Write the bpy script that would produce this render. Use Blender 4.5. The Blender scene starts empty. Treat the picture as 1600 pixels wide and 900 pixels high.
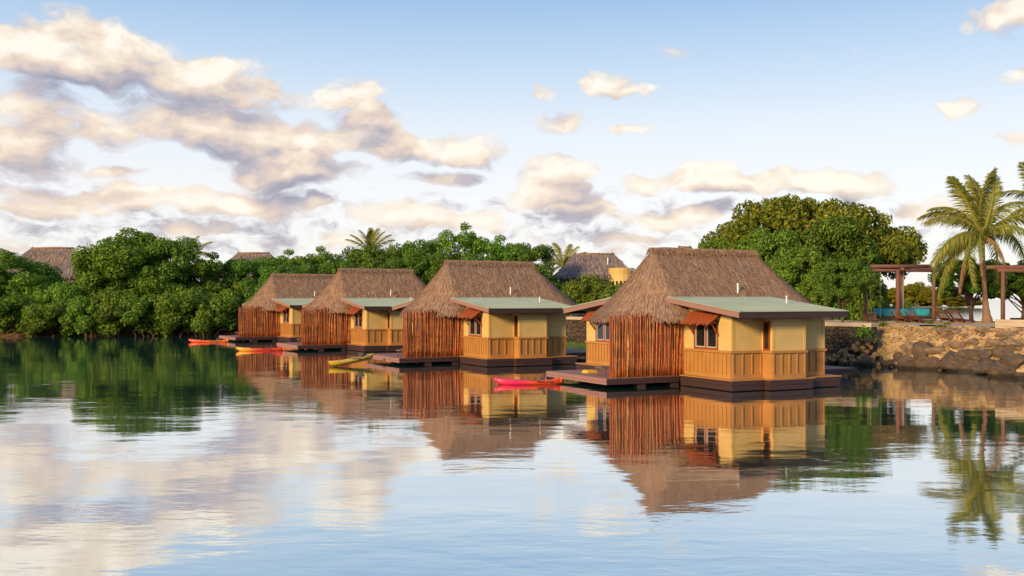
import bpy, math, random
import numpy as np
from mathutils import Vector, Matrix, Euler

R = math.radians
scene = bpy.context.scene
C = scene.collection
F_PX, HOR, CAM_H = 1555.56, 468.0, 3.45

# ------------------------------------------------------------------ camera
cam_d = bpy.data.cameras.new('camera')
cam_d.lens, cam_d.sensor_width = 35.0, 36.0
cam_d.shift_y = (HOR - 450.0) / 1600.0
cam_d.clip_start, cam_d.clip_end = 0.1, 12000
cam = bpy.data.objects.new('camera', cam_d)
cam.location = (0, 0, CAM_H)
cam.rotation_euler = (R(90), 0, 0)
C.objects.link(cam)
scene.camera = cam

# ------------------------------------------------------------------ sun direction and world
SUN_AZ_VEC = Vector((-0.625, -0.78, 0)).normalized()
SUN_EL = R(17)
SUN_DIR = Vector((SUN_AZ_VEC.x * math.cos(SUN_EL), SUN_AZ_VEC.y * math.cos(SUN_EL), math.sin(SUN_EL)))

world = bpy.data.worlds.new('World')
scene.world = world
world.use_nodes = True
try:
    world.cycles.sampling_method = 'MANUAL'
    world.cycles.sample_map_resolution = 256
except Exception:
    pass


class NT:
    """short helper to write node trees"""
    def __init__(self, tree):
        self.t = tree
    def n(self, kind, **kw):
        nd = self.t.nodes.new(kind)
        for k, v in kw.items():
            setattr(nd, k, v)
        return nd
    def put(self, sock, v):
        if isinstance(v, bpy.types.NodeSocket):
            self.t.links.new(v, sock)
        elif v is not None:
            sock.default_value = v
    def m(self, op, a, b=None, c=None, clamp=False):
        nd = self.n('ShaderNodeMath', operation=op, use_clamp=clamp)
        for s, v in zip(nd.inputs, (a, b, c)):
            self.put(s, v)
        return nd.outputs[0]
    def v(self, op, a, b=None, c=None):
        nd = self.n('ShaderNodeVectorMath', operation=op)
        for s, v in zip(nd.inputs, (a, b, c)):
            self.put(s, v)
        return nd.outputs['Value'] if op in ('DOT_PRODUCT', 'LENGTH') else nd.outputs[0]
    def noise(self, vec, scale, detail=4, rough=.5, out=0, dist=0.0):
        nd = self.n('ShaderNodeTexNoise')
        self.put(nd.inputs['Vector'], vec)
        nd.inputs['Scale'].default_value = scale
        nd.inputs['Detail'].default_value = detail
        nd.inputs['Roughness'].default_value = rough
        nd.inputs['Distortion'].default_value = dist
        return nd.outputs[out]
    def ramp(self, fac, stops, interp='LINEAR'):
        nd = self.n('ShaderNodeValToRGB')
        nd.color_ramp.interpolation = interp
        el = nd.color_ramp.elements
        while len(el) < len(stops):
            el.new(0.5)
        for e, (p, c) in zip(el, stops):
            e.position = p
            e.color = (c[0], c[1], c[2], 1) if not isinstance(c, (int, float)) else (c, c, c, 1)
        self.put(nd.inputs[0], fac)
        return nd.outputs[0]
    def mix(self, fac, a, b, blend='MIX'):
        nd = self.n('ShaderNodeMix', data_type='RGBA', blend_type=blend)
        nd.clamp_factor = True
        self.put(nd.inputs[0], fac)
        for s, v in ((nd.inputs[6], a), (nd.inputs[7], b)):
            if isinstance(v, (tuple, list)) and len(v) == 3:
                v = (*v, 1)
            self.put(s, v)
        return nd.outputs[2]
    def maprange(self, x, a, b, c=0.0, d=1.0, smooth=True):
        nd = self.n('ShaderNodeMapRange', interpolation_type='SMOOTHSTEP' if smooth else 'LINEAR')
        for s, v in zip(nd.inputs, (x, a, b, c, d)):
            self.put(s, v)
        return nd.outputs[0]


# clouds of the photograph: centre x, y, half width, half height (pixels of the 1600 x 900 picture) and weight;
# they are turned into azimuth / elevation on the sky sphere
CLOUDS = [
    (110, 62, 120, 58, 1.1), (215, 100, 130, 48, 1.1), (40, 92, 85, 42, .9), (330, 125, 105, 36, 1.0), (420, 146, 85, 20, .8),
    (50, 180, 95, 50, 1.0), (30, 245, 105, 40, 1.1), (205, 190, 70, 42, .8), (330, 190, 110, 52, 1.0), (420, 232, 125, 62, 1.1),
    (480, 268, 110, 30, .9), (555, 146, 62, 48, 1.1), (590, 200, 60, 42, 1.0), (660, 232, 100, 34, 1.05), (748, 244, 60, 26, .9),
    (690, 282, 75, 17, .75), (942, 122, 52, 28, .9), (1005, 136, 48, 11, .8), (850, 138, 24, 18, .6), (885, 188, 62, 24, .8),
    (985, 196, 45, 12, .6), (868, 272, 62, 40, .95), (860, 312, 82, 26, .9), (1005, 285, 52, 22, .7), (910, 338, 75, 20, .75),
    (1105, 278, 62, 27, .9), (1205, 290, 115, 22, .95), (1320, 286, 68, 32, .95), (1505, 162, 44, 15, .8), (1580, 22, 50, 34, .9),
    (1505, 40, 26, 20, .6), (1592, 112, 22, 18, .6), (1585, 212, 32, 14, .6), (1450, 330, 75, 24, .6), (75, 304, 95, 15, .7),
    (85, 328, 110, 15, .75), (205, 302, 52, 24, .8), (310, 312, 100, 24, .8), (425, 318, 85, 28, .75), (320, 352, 120, 16, .75),
    (495, 316, 24, 14, .6), (620, 338, 80, 24, .7), (730, 352, 90, 22, .7), (190, 266, 52, 12, .6), (1050, 342, 75, 24, .65),
    (985, 374, 80, 12, .6), (560, 372, 90, 12, .6), (1045, 86, 28, 13, .5), (500, 210, 70, 40, .55), (1110, 330, 50, 20, .5),
]


def px_ang(px, py):
    x, z = (px - 800) / F_PX, (HOR - py) / F_PX
    return math.atan2(x, 1.0), math.atan2(z, math.sqrt(1 + x * x))


def cloud_group(fine=True):
    g = bpy.data.node_groups.new('cloud_field', 'ShaderNodeTree')
    g.interface.new_socket('P', in_out='INPUT', socket_type='NodeSocketVector')
    g.interface.new_socket('D', in_out='OUTPUT', socket_type='NodeSocketFloat')
    g.interface.new_socket('S', in_out='OUTPUT', socket_type='NodeSocketFloat')
    k = NT(g)
    gi, go = k.n('NodeGroupInput'), k.n('NodeGroupOutput')
    P = gi.outputs[0]
    w1 = k.v('MULTIPLY_ADD', k.noise(P, 13, 3, .6, 1), (.064, .044, 0), (-.032, -.022, 0))
    Q = k.v('ADD', P, w1)
    acc = None
    for (px, py, a, b, w) in CLOUDS:
        az, el = px_ang(px, py)
        ia, ib = F_PX / (a * 1.08), F_PX / (b * 1.08)
        w = w + (.36 if py > 250 else .22 if px > 800 else 0)
        t = k.v('MULTIPLY_ADD', Q, (ia, ib, 0), (-az * ia, -el * ib, 0))
        d2 = k.v('DOT_PRODUCT', t, t)
        val = k.m('MAXIMUM', k.m('MULTIPLY_ADD', d2, -w, w), 0.0)
        acc = val if acc is None else k.m('ADD', acc, val)
    raw = k.m('MINIMUM', acc, 2.2)
    acc = k.m('MINIMUM', acc, 1.06)
    # broken low layer round the horizon, thinner to the right
    sp = k.n('ShaderNodeSeparateXYZ'); k.put(sp.inputs[0], P)
    band = k.m('MULTIPLY', k.maprange(sp.outputs[1], .015, .05), k.m('SUBTRACT', 1.0, k.maprange(sp.outputs[1], .085, .145)))
    band = k.m('MULTIPLY', band, k.maprange(sp.outputs[0], .05, .30, .46, .26))
    acc = k.m('MAXIMUM', acc, band)
    # scattered clouds of the same kind all round the rest of the sky
    sep = k.n('ShaderNodeSeparateXYZ'); k.put(sep.inputs[0], P)
    outside = k.m('MAXIMUM', k.maprange(k.m('ABSOLUTE', sep.outputs[0]), .52, .75), k.maprange(sep.outputs[1], .30, .42))
    sc = k.v('MULTIPLY', P, (1.0, 2.2, 1.0))
    far = k.maprange(k.noise(sc, 3.1, 3, .55), .50, .68, 0, 1.0)
    acc = k.m('ADD', acc, k.m('MULTIPLY', far, outside))
    st = k.v('MULTIPLY', Q, (1.0, 1.9, 1.0))
    fb = k.noise(st, 22, 8 if fine else 4, .62)
    low = k.m('SUBTRACT', 1.0, k.maprange(sp.outputs[1], .075, .15))
    fb2 = k.noise(k.v('MULTIPLY', Q, (1.0, 2.0, 1.0)), 36, 6 if fine else 3, .6)
    fb = k.m('ADD', k.m('MULTIPLY', fb, k.m('SUBTRACT', 1.0, low)), k.m('MULTIPLY', fb2, low))
    d = k.m('MULTIPLY_ADD', k.m('SUBTRACT', fb, .5), 2.25, acc)
    k.put(go.inputs[0], d)
    k.put(go.inputs[1], k.m('ADD', k.m('MULTIPLY', k.m('SUBTRACT', fb, .5), k.m('MULTIPLY_ADD', low, -1.2, 2.1)), k.m('MULTIPLY', raw, .75)))
    return g


wt = world.node_tree
wt.nodes.clear()
k = NT(wt)
sky = k.n('ShaderNodeTexSky', sky_type='NISHITA')
sky.sun_disc = False
sky.sun_elevation = SUN_EL
sky.sun_rotation = math.atan2(SUN_DIR.x, SUN_DIR.y)
sky.altitude = 0
sky.air_density, sky.dust_density, sky.ozone_density = 1.0, 0.6, 2.0
tc = k.n('ShaderNodeTexCoord')
D = tc.outputs['Generated']
sep = k.n('ShaderNodeSeparateXYZ'); k.put(sep.inputs[0], D)
az = k.m('ARCTAN2', sep.outputs[0], sep.outputs[1])
el = k.m('ARCSINE', sep.outputs[2])
comb = k.n('ShaderNodeCombineXYZ'); k.put(comb.inputs[0], az); k.put(comb.inputs[1], el)
P = comb.outputs[0]
grp, grp2 = cloud_group(), cloud_group(False)
g0 = k.n('ShaderNodeGroup', node_tree=grp); k.put(g0.inputs[0], P)
g1 = k.n('ShaderNodeGroup', node_tree=grp2); k.put(g1.inputs[0], k.v('ADD', P, (-.013, .022, 0)))
dens, dens2 = g0.outputs[0], g1.outputs[0]
alpha = k.maprange(dens, .26, .98)
alpha = k.m('MULTIPLY', alpha, k.maprange(el, 0.0, .03))
shade = k.m('MULTIPLY_ADD', k.m('SUBTRACT', g0.outputs[1], g1.outputs[1]), .55, .47)
thick = k.maprange(dens, .6, 1.7)
shade = k.m('SUBTRACT', shade, k.m('MULTIPLY', thick, .10), clamp=True)
ccol = k.ramp(shade, [(0.06, (.33, .33, .42)), (.30, (.50, .455, .50)), (.50, (.74, .60, .52)), (.70, (.91, .765, .61)), (.92, (1.04, .95, .83))])
# thin, bright air near the horizon over the clear blue of the Nishita sky
SKY_K = 0.11
base = k.v('MULTIPLY', sky.outputs[0], (SKY_K, SKY_K, SKY_K))
air = k.ramp(k.m('MULTIPLY', el, 1.0 / .5), [(0.0, (1.0, .97, .93)), (.20, (1.0, .99, 1.0)), (.33, (.88, .93, 1.0)), (.45, (.62, .77, .95)), (.62, (.31, .52, .82)), (1.0, (.20, .38, .72))])
base = k.mix(.85, base, air)
final = k.mix(k.m('MULTIPLY', alpha, .93), base, ccol)
bg = k.n('ShaderNodeBackground')
k.put(bg.inputs[0], final)
bg.inputs[1].default_value = .78
out = k.n('ShaderNodeOutputWorld')
wt.links.new(bg.outputs[0], out.inputs[0])

sun_d = bpy.data.lights.new('sun', 'SUN')
sun_d.energy = 4.0
sun_d.color = (1.0, .72, .37)
sun_d.angle = R(9)
sun = bpy.data.objects.new('sun', sun_d)
sun.rotation_euler = SUN_DIR.to_track_quat('Z', 'Y').to_euler()
C.objects.link(sun)

scene.view_settings.view_transform = 'Standard'
scene.view_settings.look = 'None'
scene.view_settings.exposure = 0.42
scene.view_settings.gamma = 1.0
try:
    scene.cycles.max_bounces = 6
    scene.cycles.transparent_max_bounces = 4
    scene.cycles.caustics_reflective = False
    scene.cycles.caustics_refractive = False
    scene.cycles.use_denoising = True
except Exception:
    pass


# ------------------------------------------------------------------ materials
def mat(name, build):
    m = bpy.data.materials.new(name)
    m.use_nodes = True
    t = m.node_tree
    t.nodes.clear()
    q = NT(t)
    o = q.n('ShaderNodeOutputMaterial')
    s = build(q)
    t.links.new(s, o.inputs[0])
    return m


def principled(q, color, rough=.6, normal=None, metallic=0.0, spec=.4):
    b = q.n('ShaderNodeBsdfPrincipled')
    if isinstance(color, (tuple, list)) and len(color) == 3:
        color = (*color, 1)
    q.put(b.inputs['Base Color'], color)
    q.put(b.inputs['Roughness'], rough)
    b.inputs['Metallic'].default_value = metallic
    b.inputs['Specular IOR Level'].default_value = spec
    if normal is not None:
        q.put(b.inputs['Normal'], normal)
    return b.outputs[0]


def bump(q, h, strength=.5, dist=.02):
    b = q.n('ShaderNodeBump')
    b.inputs['Strength'].default_value = strength
    b.inputs['Distance'].default_value = dist
    q.put(b.inputs['Height'], h)
    return b.outputs[0]


def objv(q, scale=(1, 1, 1)):
    o = q.n('ShaderNodeTexCoord').outputs['Object']
    return q.v('MULTIPLY', o, scale)


def painted(name, col, var=.12, rough=.55, grime=.25):
    def b(q):
        o = objv(q)
        n1 = q.noise(o, 1.3, 4, .6)
        n2 = q.noise(objv(q, (6, 6, .7)), 3.0, 5, .6)
        c = q.mix(q.maprange(n1, .3, .7), tuple(x * (1 - var) for x in col), tuple(min(1, x * (1 + var)) for x in col))
        c = q.mix(q.m('MULTIPLY', q.maprange(n2, .52, .8), grime), c, tuple(x * .45 for x in col))
        return principled(q, c, rough, bump(q, n2, .15, .004))
    return mat(name, b)


def wood(name, col, dark, axis=2, rough=.65, rnd=.25):
    sc = [9, 9, 9]; sc[axis] = .8
    def b(q):
        oi = q.n('ShaderNodeObjectInfo')
        o = q.v('ADD', objv(q, tuple(sc)), oi.outputs['Location'])
        n = q.noise(o, 2.5, 6, .65)
        c = q.mix(q.maprange(n, .33, .68), dark, col)
        c = q.mix(q.m('MULTIPLY', oi.outputs['Random'], rnd), c, dark)
        return principled(q, c, rough, bump(q, n, .35, .01))
    return mat(name, b)


M = {}
def _cream(q):
    o = objv(q)
    n1 = q.noise(o, 1.1, 4, .6)
    n2 = q.noise(objv(q, (7, 7, .6)), 2.4, 5, .6)
    z = q.n('ShaderNodeSeparateXYZ'); q.put(z.inputs[0], o)
    lap = q.m('FRACT', q.m('MULTIPLY', z.outputs[2], 1 / .13))          # lapped boards
    c = q.mix(q.maprange(n1, .3, .7), (.585, .40, .145), (.66, .465, .185))
    c = q.mix(q.maprange(n2, .55, .8, 0, .28), c, (.34, .24, .11))
    c = q.mix(q.maprange(lap, .90, 1.0, 0, .30), c, (.30, .20, .08))
    return principled(q, c, .6, bump(q, lap, .5, .012))
M['cream'] = mat('cream_lapped_board_paint', _cream)
M['ochre'] = painted('ochre_board_paint', (.42, .20, .055), .09, .55, .2)
M['trim'] = painted('cream_trim_paint', (.62, .40, .13), .06, .5, .15)
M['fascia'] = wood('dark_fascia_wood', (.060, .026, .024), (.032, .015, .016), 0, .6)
M['fasciawarm'] = M['fascia']
M['deck'] = wood('reddish_deck_wood', (.37, .195, .165), (.25, .125, .105), 0, .6)
M['redwood'] = wood('red_stained_window_wood', (.38, .085, .022), (.22, .045, .015), 2, .5, .15)
M['slat'] = wood('red_awning_slat_wood', (.45, .10, .022), (.22, .045, .012), 0, .6, .5)
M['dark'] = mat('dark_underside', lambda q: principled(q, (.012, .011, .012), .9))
M['white'] = mat('white_plastic_pipe', lambda q: principled(q, (.78, .76, .72), .4))
M['rope'] = mat('pale_rope', lambda q: principled(q, (.45, .38, .28), .9))


def _bamboo(q):
    oi = q.n('ShaderNodeObjectInfo')
    o = q.v('ADD', objv(q, (7, 7, 1.2)), oi.outputs['Location'])
    n = q.noise(o, 2.2, 5, .7)
    hue = q.ramp(oi.outputs['Random'], [(0, (.28, .065, .018)), (.3, (.54, .135, .028)), (.6, (.66, .190, .038)), (.85, (.46, .115, .026)), (1, (.74, .36, .11))])
    c = q.mix(q.maprange(n, .36, .66), q.mix(.72, hue, (.03, .010, .006)), hue)
    nod = q.noise(objv(q, (.4, .4, 4.0)), 1.2, 2, .5)
    c = q.mix(q.m('MULTIPLY', q.maprange(nod, .6, .68), .45), c, (.52, .25, .10))
    return principled(q, c, .42, bump(q, n, .5, .02))
M['bamboo'] = mat('orange_brown_cane', _bamboo)


def _thatch(q):
    rp = q.n('ShaderNodeNewGeometry').outputs['Random Per Island']
    o = objv(q)
    n = q.noise(o, .9, 4, .6)
    n2 = q.noise(objv(q, (1, 1, .45)), 7, 4, .6)
    c = q.ramp(rp, [(0, (.09, .05, .034)), (.25, (.32, .170, .100)), (.55, (.45, .25, .140)), (.85, (.54, .325, .18)), (1, (.62, .41, .22))])
    c = q.mix(q.maprange(n, .42, .70, 0, .45), c, (.27, .18, .155))
    c = q.mix(q.maprange(n2, .50, .70, 0, .65), c, (.15, .088, .064))
    oi = q.n('ShaderNodeObjectInfo').outputs['Random']
    c = q.mix(q.m('MULTIPLY', oi, .30), c, (.24, .175, .145))
    return principled(q, c, .8, None, 0, .2)
M['thatch'] = mat('dry_thatch_strands', _thatch)


def _thatch_base(q):
    o = objv(q, (3, 3, .6))
    n = q.noise(o, 6, 6, .7)
    c = q.ramp(n, [(.25, (.12, .07, .05)), (.5, (.27, .16, .10)), (.75, (.40, .25, .15))])
    return principled(q, c, .9, bump(q, n, .8, .06), 0, .15)
M['thatchbase'] = mat('thatch_underlay', _thatch_base)


def _greenroof(q):
    n = q.noise(objv(q), .8, 4, .6)
    n2 = q.noise(objv(q, (14, 1, 1)), 1.0, 4, .7)
    c = q.mix(q.maprange(n, .3, .7), (.27, .33, .235), (.34, .38, .28))
    c = q.mix(q.maprange(n2, .55, .8, 0, .35), c, (.19, .22, .15))
    return principled(q, c, .38, None, 0, .5)
M['greenroof'] = mat('pale_green_corrugated_steel', _greenroof)
M['glass'] = mat('dark_louvre_glass', lambda q: principled(q, (.012, .014, .014), .08, None, 0, .6))
M['silver'] = mat('grey_sash_edge', lambda q: principled(q, (.45, .40, .40), .4))
M['curtain'] = M['cream']


def _leaf(q, a, b, c, transl=.42):
    oi = q.n('ShaderNodeObjectInfo').outputs['Random']
    rp = q.n('ShaderNodeNewGeometry').outputs['Random Per Island']
    col = q.ramp(rp, [(0, a), (.5, b), (.92, c), (1.0, tuple(min(1, x * 1.4) for x in c))])
    n = q.noise(objv(q), .55, 3, .6)
    col = q.mix(q.maprange(n, .35, .7, 0, .35), col, a)
    hs = q.n('ShaderNodeHueSaturation')
    q.put(hs.inputs['Hue'], q.m('MULTIPLY_ADD', oi, .03, .485))
    q.put(hs.inputs['Value'], q.m('MULTIPLY_ADD', oi, .3, .88))
    q.put(hs.inputs['Color'], col)
    col = hs.outputs[0]
    p = principled(q, col, .55, None, 0, .18)
    tr = q.n('ShaderNodeBsdfTranslucent')
    q.put(tr.inputs[0], q.mix(.5, col, q.mix(1.0, col, (1.0, 1.0, .25), 'MULTIPLY')))
    ms = q.n('ShaderNodeMixShader'); ms.inputs[0].default_value = transl
    q.t.links.new(p, ms.inputs[1]); q.t.links.new(tr.outputs[0], ms.inputs[2])
    return ms.outputs[0]


M['leaf'] = mat('green_leaves', lambda q: _leaf(q, (.070, .145, .022), (.165, .29, .032), (.28, .40, .048)))
M['leafdark'] = mat('deep_green_leaves', lambda q: _leaf(q, (.055, .125, .022), (.132, .250, .032), (.22, .345, .046)))
M['leafgold'] = mat('olive_gold_leaves', lambda q: _leaf(q, (.095, .160, .016), (.22, .285, .028), (.40, .37, .045)))
M['leafyellow'] = mat('yellow_green_leaves', lambda q: _leaf(q, (.10, .13, .012), (.26, .26, .016), (.46, .36, .03)))
M['leafbright'] = mat('bright_green_leaves', lambda q: _leaf(q, (.080, .140, .024), (.185, .29, .036), (.29, .38, .050)))
M['palmleaf'] = mat('palm_frond_green', lambda q: _leaf(q, (.11, .14, .022), (.22, .24, .045), (.38, .34, .09), .35))
M['palmdry'] = mat('palm_frond_dry', lambda q: _leaf(q, (.22, .13, .06), (.36, .22, .11), (.48, .33, .17), .3))
M['bark'] = wood('grey_brown_bark', (.17, .105, .065), (.07, .045, .030), 2, .85)
M['palmbark'] = wood('ringed_palm_bark', (.34, .19, .115), (.15, .08, .05), 1, .85)


def _rock(q, a, b, c):
    oi = q.n('ShaderNodeObjectInfo')
    o = q.v('ADD', objv(q), oi.outputs['Location'])
    n = q.noise(o, 1.6, 6, .65)
    n2 = q.noise(o, 9, 5, .7)
    col = q.ramp(n, [(.3, a), (.52, b), (.72, c)])
    col = q.mix(q.maprange(n2, .5, .75, 0, .6), col, a)
    col = q.mix(q.m('MULTIPLY', oi.outputs['Random'], .55), col, b)
    ps = q.n('ShaderNodeSeparateXYZ'); q.put(ps.inputs[0], q.n('ShaderNodeNewGeometry').outputs['Position'])
    wet = q.m('SUBTRACT', 1.0, q.maprange(q.m('MULTIPLY_ADD', n2, .16, ps.outputs[2]), .16, .30))
    col = q.mix(q.m('MULTIPLY', wet, .7), col, (.022, .020, .014))
    return principled(q, col, .85, bump(q, n2, 1.0, .08), 0, .25)


M['rockdark'] = mat('dark_boulder_stone', lambda q: _rock(q, (.050, .038, .030), (.135, .093, .064), (.27, .185, .120)))
M['rockpale'] = mat('pale_coral_stone', lambda q: _rock(q, (.20, .115, .055), (.44, .28, .13), (.66, .50, .31)))
M['rockbrown'] = mat('brown_bank_stone', lambda q: _rock(q, (.095, .066, .046), (.28, .185, .115), (.48, .345, .22)))
M['wallstone'] = mat('volcanic_wall_stone', lambda q: principled(q, q.mix(q.maprange(q.noise(objv(q), 5, 4, .6), .3, .7, 0, .6), q.ramp(q.n('ShaderNodeNewGeometry').outputs['Random Per Island'], [(0, (.035, .026, .022)), (.45, (.085, .062, .050)), (.8, (.14, .095, .066)), (1, (.21, .105, .055))]), (.05, .04, .035)), .85, bump(q, q.noise(objv(q), 18, 4, .6), .6, .02), 0, .25))
M['mortar'] = mat('dark_mortar', lambda q: principled(q, (.035, .028, .024), .95))
M['concrete'] = painted('pale_concrete_coping', (.46, .36, .265), .12, .85, .4)


def _sand(q):
    o = q.n('ShaderNodeNewGeometry').outputs['Position']
    n = q.noise(o, .35, 5, .6)
    n2 = q.noise(o, 4.5, 5, .7)
    c = q.ramp(n, [(.3, (.44, .28, .135)), (.5, (.54, .37, .20)), (.7, (.60, .45, .27))])
    c = q.mix(q.maprange(n2, .48, .72, 0, .6), c, (.25, .145, .065))
    # mown grass further inland on the left half of the shore
    sp = q.n('ShaderNodeSeparateXYZ'); q.put(sp.inputs[0], o)
    wob = q.m('MULTIPLY_ADD', q.noise(o, .5, 3, .6), 8.0, sp.outputs[0])
    g = q.m('SUBTRACT', 1.0, q.maprange(wob, 20.5, 24.5))
    grass = q.mix(q.maprange(n2, .3, .7), (.05, .10, .018), (.12, .18, .03))
    c = q.mix(g, c, grass)
    # damp mud where the bank is low
    mud = q.m('SUBTRACT', 1.0, q.maprange(sp.outputs[2], .35, 1.1))
    left = q.m('SUBTRACT', 1.0, q.maprange(sp.outputs[0], -12, -2))
    c = q.mix(q.m('MULTIPLY', mud, left), c, q.mix(n2, (.20, .115, .05), (.085, .05, .025)))
    return principled(q, c, .9, bump(q, n2, .7, .08), 0, .2)
M['sand'] = mat('sandy_ground', _sand)
M['path'] = painted('grey_path_concrete', (.36, .31, .275), .1, .85, .3)


def _water(q):
    pos = q.n('ShaderNodeNewGeometry').outputs['Position']
    a = q.noise(q.v('MULTIPLY', pos, (.55, 1.0, 1)), 1.15, 3, .5, dist=.3)
    b = q.noise(q.v('MULTIPLY', pos, (.6, 1.2, 1)), 3.6, 3, .55)
    sw = q.noise(q.v('MULTIPLY', pos, (.5, 1.0, 1)), .32, 2, .5)
    patch = q.maprange(q.noise(q.v('MULTIPLY', pos, (.045, .12, 1)), 1.0, 3, .55), .42, .66, .28, 1.0)
    h = q.m('ADD', q.m('MULTIPLY', a, .023), q.m('MULTIPLY', b, .0062))
    h = q.m('ADD', q.m('MULTIPLY', h, patch), q.m('MULTIPLY', sw, .030))
    nd = q.n('ShaderNodeBump')
    nd.inputs['Strength'].default_value = 1.0
    nd.inputs['Distance'].default_value = .55
    q.put(nd.inputs['Height'], h)
    lw = q.n('ShaderNodeFresnel'); lw.inputs[0].default_value = 1.33
    q.put(lw.inputs['Normal'], nd.outputs[0])
    fac = q.maprange(lw.outputs[0], .05, .45, .78, .91, False)
    gl = q.n('ShaderNodeBsdfGlossy'); gl.inputs['Roughness'].default_value = .035
    gl.inputs['Color'].default_value = (.965, .965, .945, 1)
    q.put(gl.inputs['Normal'], nd.outputs[0])
    df = q.n('ShaderNodeBsdfDiffuse'); df.inputs[0].default_value = (.014, .095, .085, 1)
    ms = q.n('ShaderNodeMixShader')
    q.put(ms.inputs[0], fac)
    q.t.links.new(df.outputs[0], ms.inputs[1]); q.t.links.new(gl.outputs[0], ms.inputs[2])
    return ms.outputs[0]
M['water'] = mat('still_lagoon_water', _water)


# ------------------------------------------------------------------ mesh helpers
def mesh_from(name, V, Fq, material, smooth=False):
    me = bpy.data.meshes.new(name)
    V = np.asarray(V, dtype=np.float32).reshape(-1, 3)
    if isinstance(Fq, np.ndarray):
        nf, w = Fq.shape
        me.vertices.add(len(V)); me.vertices.foreach_set('co', V.ravel())
        me.loops.add(nf * w); me.loops.foreach_set('vertex_index', Fq.astype(np.int32).ravel())
        me.polygons.add(nf)
        me.polygons.foreach_set('loop_start', np.arange(0, nf * w, w, dtype=np.int32))
        me.polygons.foreach_set('loop_total', np.full(nf, w, dtype=np.int32))
        me.update(calc_edges=True)
    else:
        me.from_pydata([tuple(map(float, v)) for v in V], [], Fq)
        me.update()
    if smooth:
        me.polygons.foreach_set('use_smooth', [True] * len(me.polygons))
    if material is not None:
        me.materials.append(material)
    return me


def link(name, me, parent=None, loc=None, rot=None, scale=None):
    o = bpy.data.objects.new(name, me)
    C.objects.link(o)
    if parent is not None:
        o.parent = parent
    if loc is not None: o.location = loc
    if rot is not None: o.rotation_euler = rot
    if scale is not None: o.scale = scale
    return o


def tag(o, label=None, cat=None, group=None, kind=None):
    if label: o['label'] = label
    if cat: o['category'] = cat
    if group: o['group'] = group
    if kind: o['kind'] = kind
    return o


def empty(name, loc=(0, 0, 0), rz=0.0):
    return link(name, None, None, loc, (0, 0, rz))


def copy_tree(o, parent=None):
    c = o.copy(); C.objects.link(c)
    c.parent = parent
    for ch in list(o.children):
        copy_tree(ch, c)
    return c


class MB:
    """collects simple solids into one mesh"""
    def __init__(self, flip=None):
        self.V, self.F, self.flip = [], [], flip
    def add(self, V, Fc):
        n = len(self.V)
        if self.flip is not None:
            V = [(x, self.flip - y, z) for (x, y, z) in V]
            Fc = [tuple(reversed(f)) for f in Fc]
        self.V += [tuple(v) for v in V]
        self.F += [tuple(i + n for i in f) for f in Fc]
        return self
    def box(self, x0, x1, y0, y1, z0, z1):
        V = [(x0, y0, z0), (x1, y0, z0), (x1, y1, z0), (x0, y1, z0), (x0, y0, z1), (x1, y0, z1), (x1, y1, z1), (x0, y1, z1)]
        return self.add(V, [(0, 3, 2, 1), (4, 5, 6, 7), (0, 1, 5, 4), (1, 2, 6, 5), (2, 3, 7, 6), (3, 0, 4, 7)])
    def prism_x(self, x0, x1, yz):
        """polygon in y-z, counter-clockwise seen from +x, extruded along x"""
        n = len(yz)
        V = [(x0, y, z) for y, z in yz] + [(x1, y, z) for y, z in yz]
        Fc = [tuple(reversed(range(n))), tuple(range(n, 2 * n))] + [(i, (i + 1) % n, n + (i + 1) % n, n + i) for i in range(n)]
        return self.add(V, Fc)
    def prism_y(self, y0, y1, xz):
        n = len(xz)
        V = [(x, y0, z) for x, z in xz] + [(x, y1, z) for x, z in xz]
        Fc = [tuple(range(n)), tuple(reversed(range(n, 2 * n)))] + [(i, n + i, n + (i + 1) % n, (i + 1) % n) for i in range(n)]
        return self.add(V, Fc)
    def tube(self, pts, radii, n=8, cap=True):
        pts = [Vector(p) for p in pts]
        V, Fc = [], []
        for i, p in enumerate(pts):
            t = (pts[min(i + 1, len(pts) - 1)] - pts[max(i - 1, 0)]).normalized()
            a = Vector((0, 0, 1)) if abs(t.z) < .9 else Vector((1, 0, 0))
            u = t.cross(a).normalized(); w = t.cross(u)
            r = radii[i] if isinstance(radii, (list, tuple)) else radii
            for j in range(n):
                th = 2 * math.pi * j / n
                V.append(tuple(p + u * (r * math.cos(th)) + w * (r * math.sin(th))))
        for i in range(len(pts) - 1):
            for j in range(n):
                Fc.append((i * n + j, i * n + (j + 1) % n, (i + 1) * n + (j + 1) % n, (i + 1) * n + j))
        if cap:
            Fc.append(tuple(reversed(range(n)))); Fc.append(tuple(range((len(pts) - 1) * n, len(pts) * n)))
        return self.add(V, Fc)
    def beam(self, a, b, w, h):
        """rectangular bar from a to b, w sideways, h upwards"""
        a, b = Vector(a), Vector(b)
        t = (b - a).normalized()
        up = Vector((0, 0, 1)) if abs(t.z) < .95 else Vector((0, 1, 0))
        s = t.cross(up).normalized() * (w / 2); u = s.cross(t).normalized() * (h / 2)
        V = [a - s - u, a + s - u, a + s + u, a - s + u, b - s - u, b + s - u, b + s + u, b - s + u]
        return self.add([tuple(v) for v in V], [(0, 1, 2, 3), (7, 6, 5, 4), (0, 4, 5, 1), (1, 5, 6, 2), (2, 6, 7, 3), (3, 7, 4, 0)])
    def mesh(self, name, material, smooth=False):
        return mesh_from(name, self.V, self.F, material, smooth)
    def build(self, name, material, parent=None, smooth=False):
        return link(name, self.mesh(name, material, smooth), parent)


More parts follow.
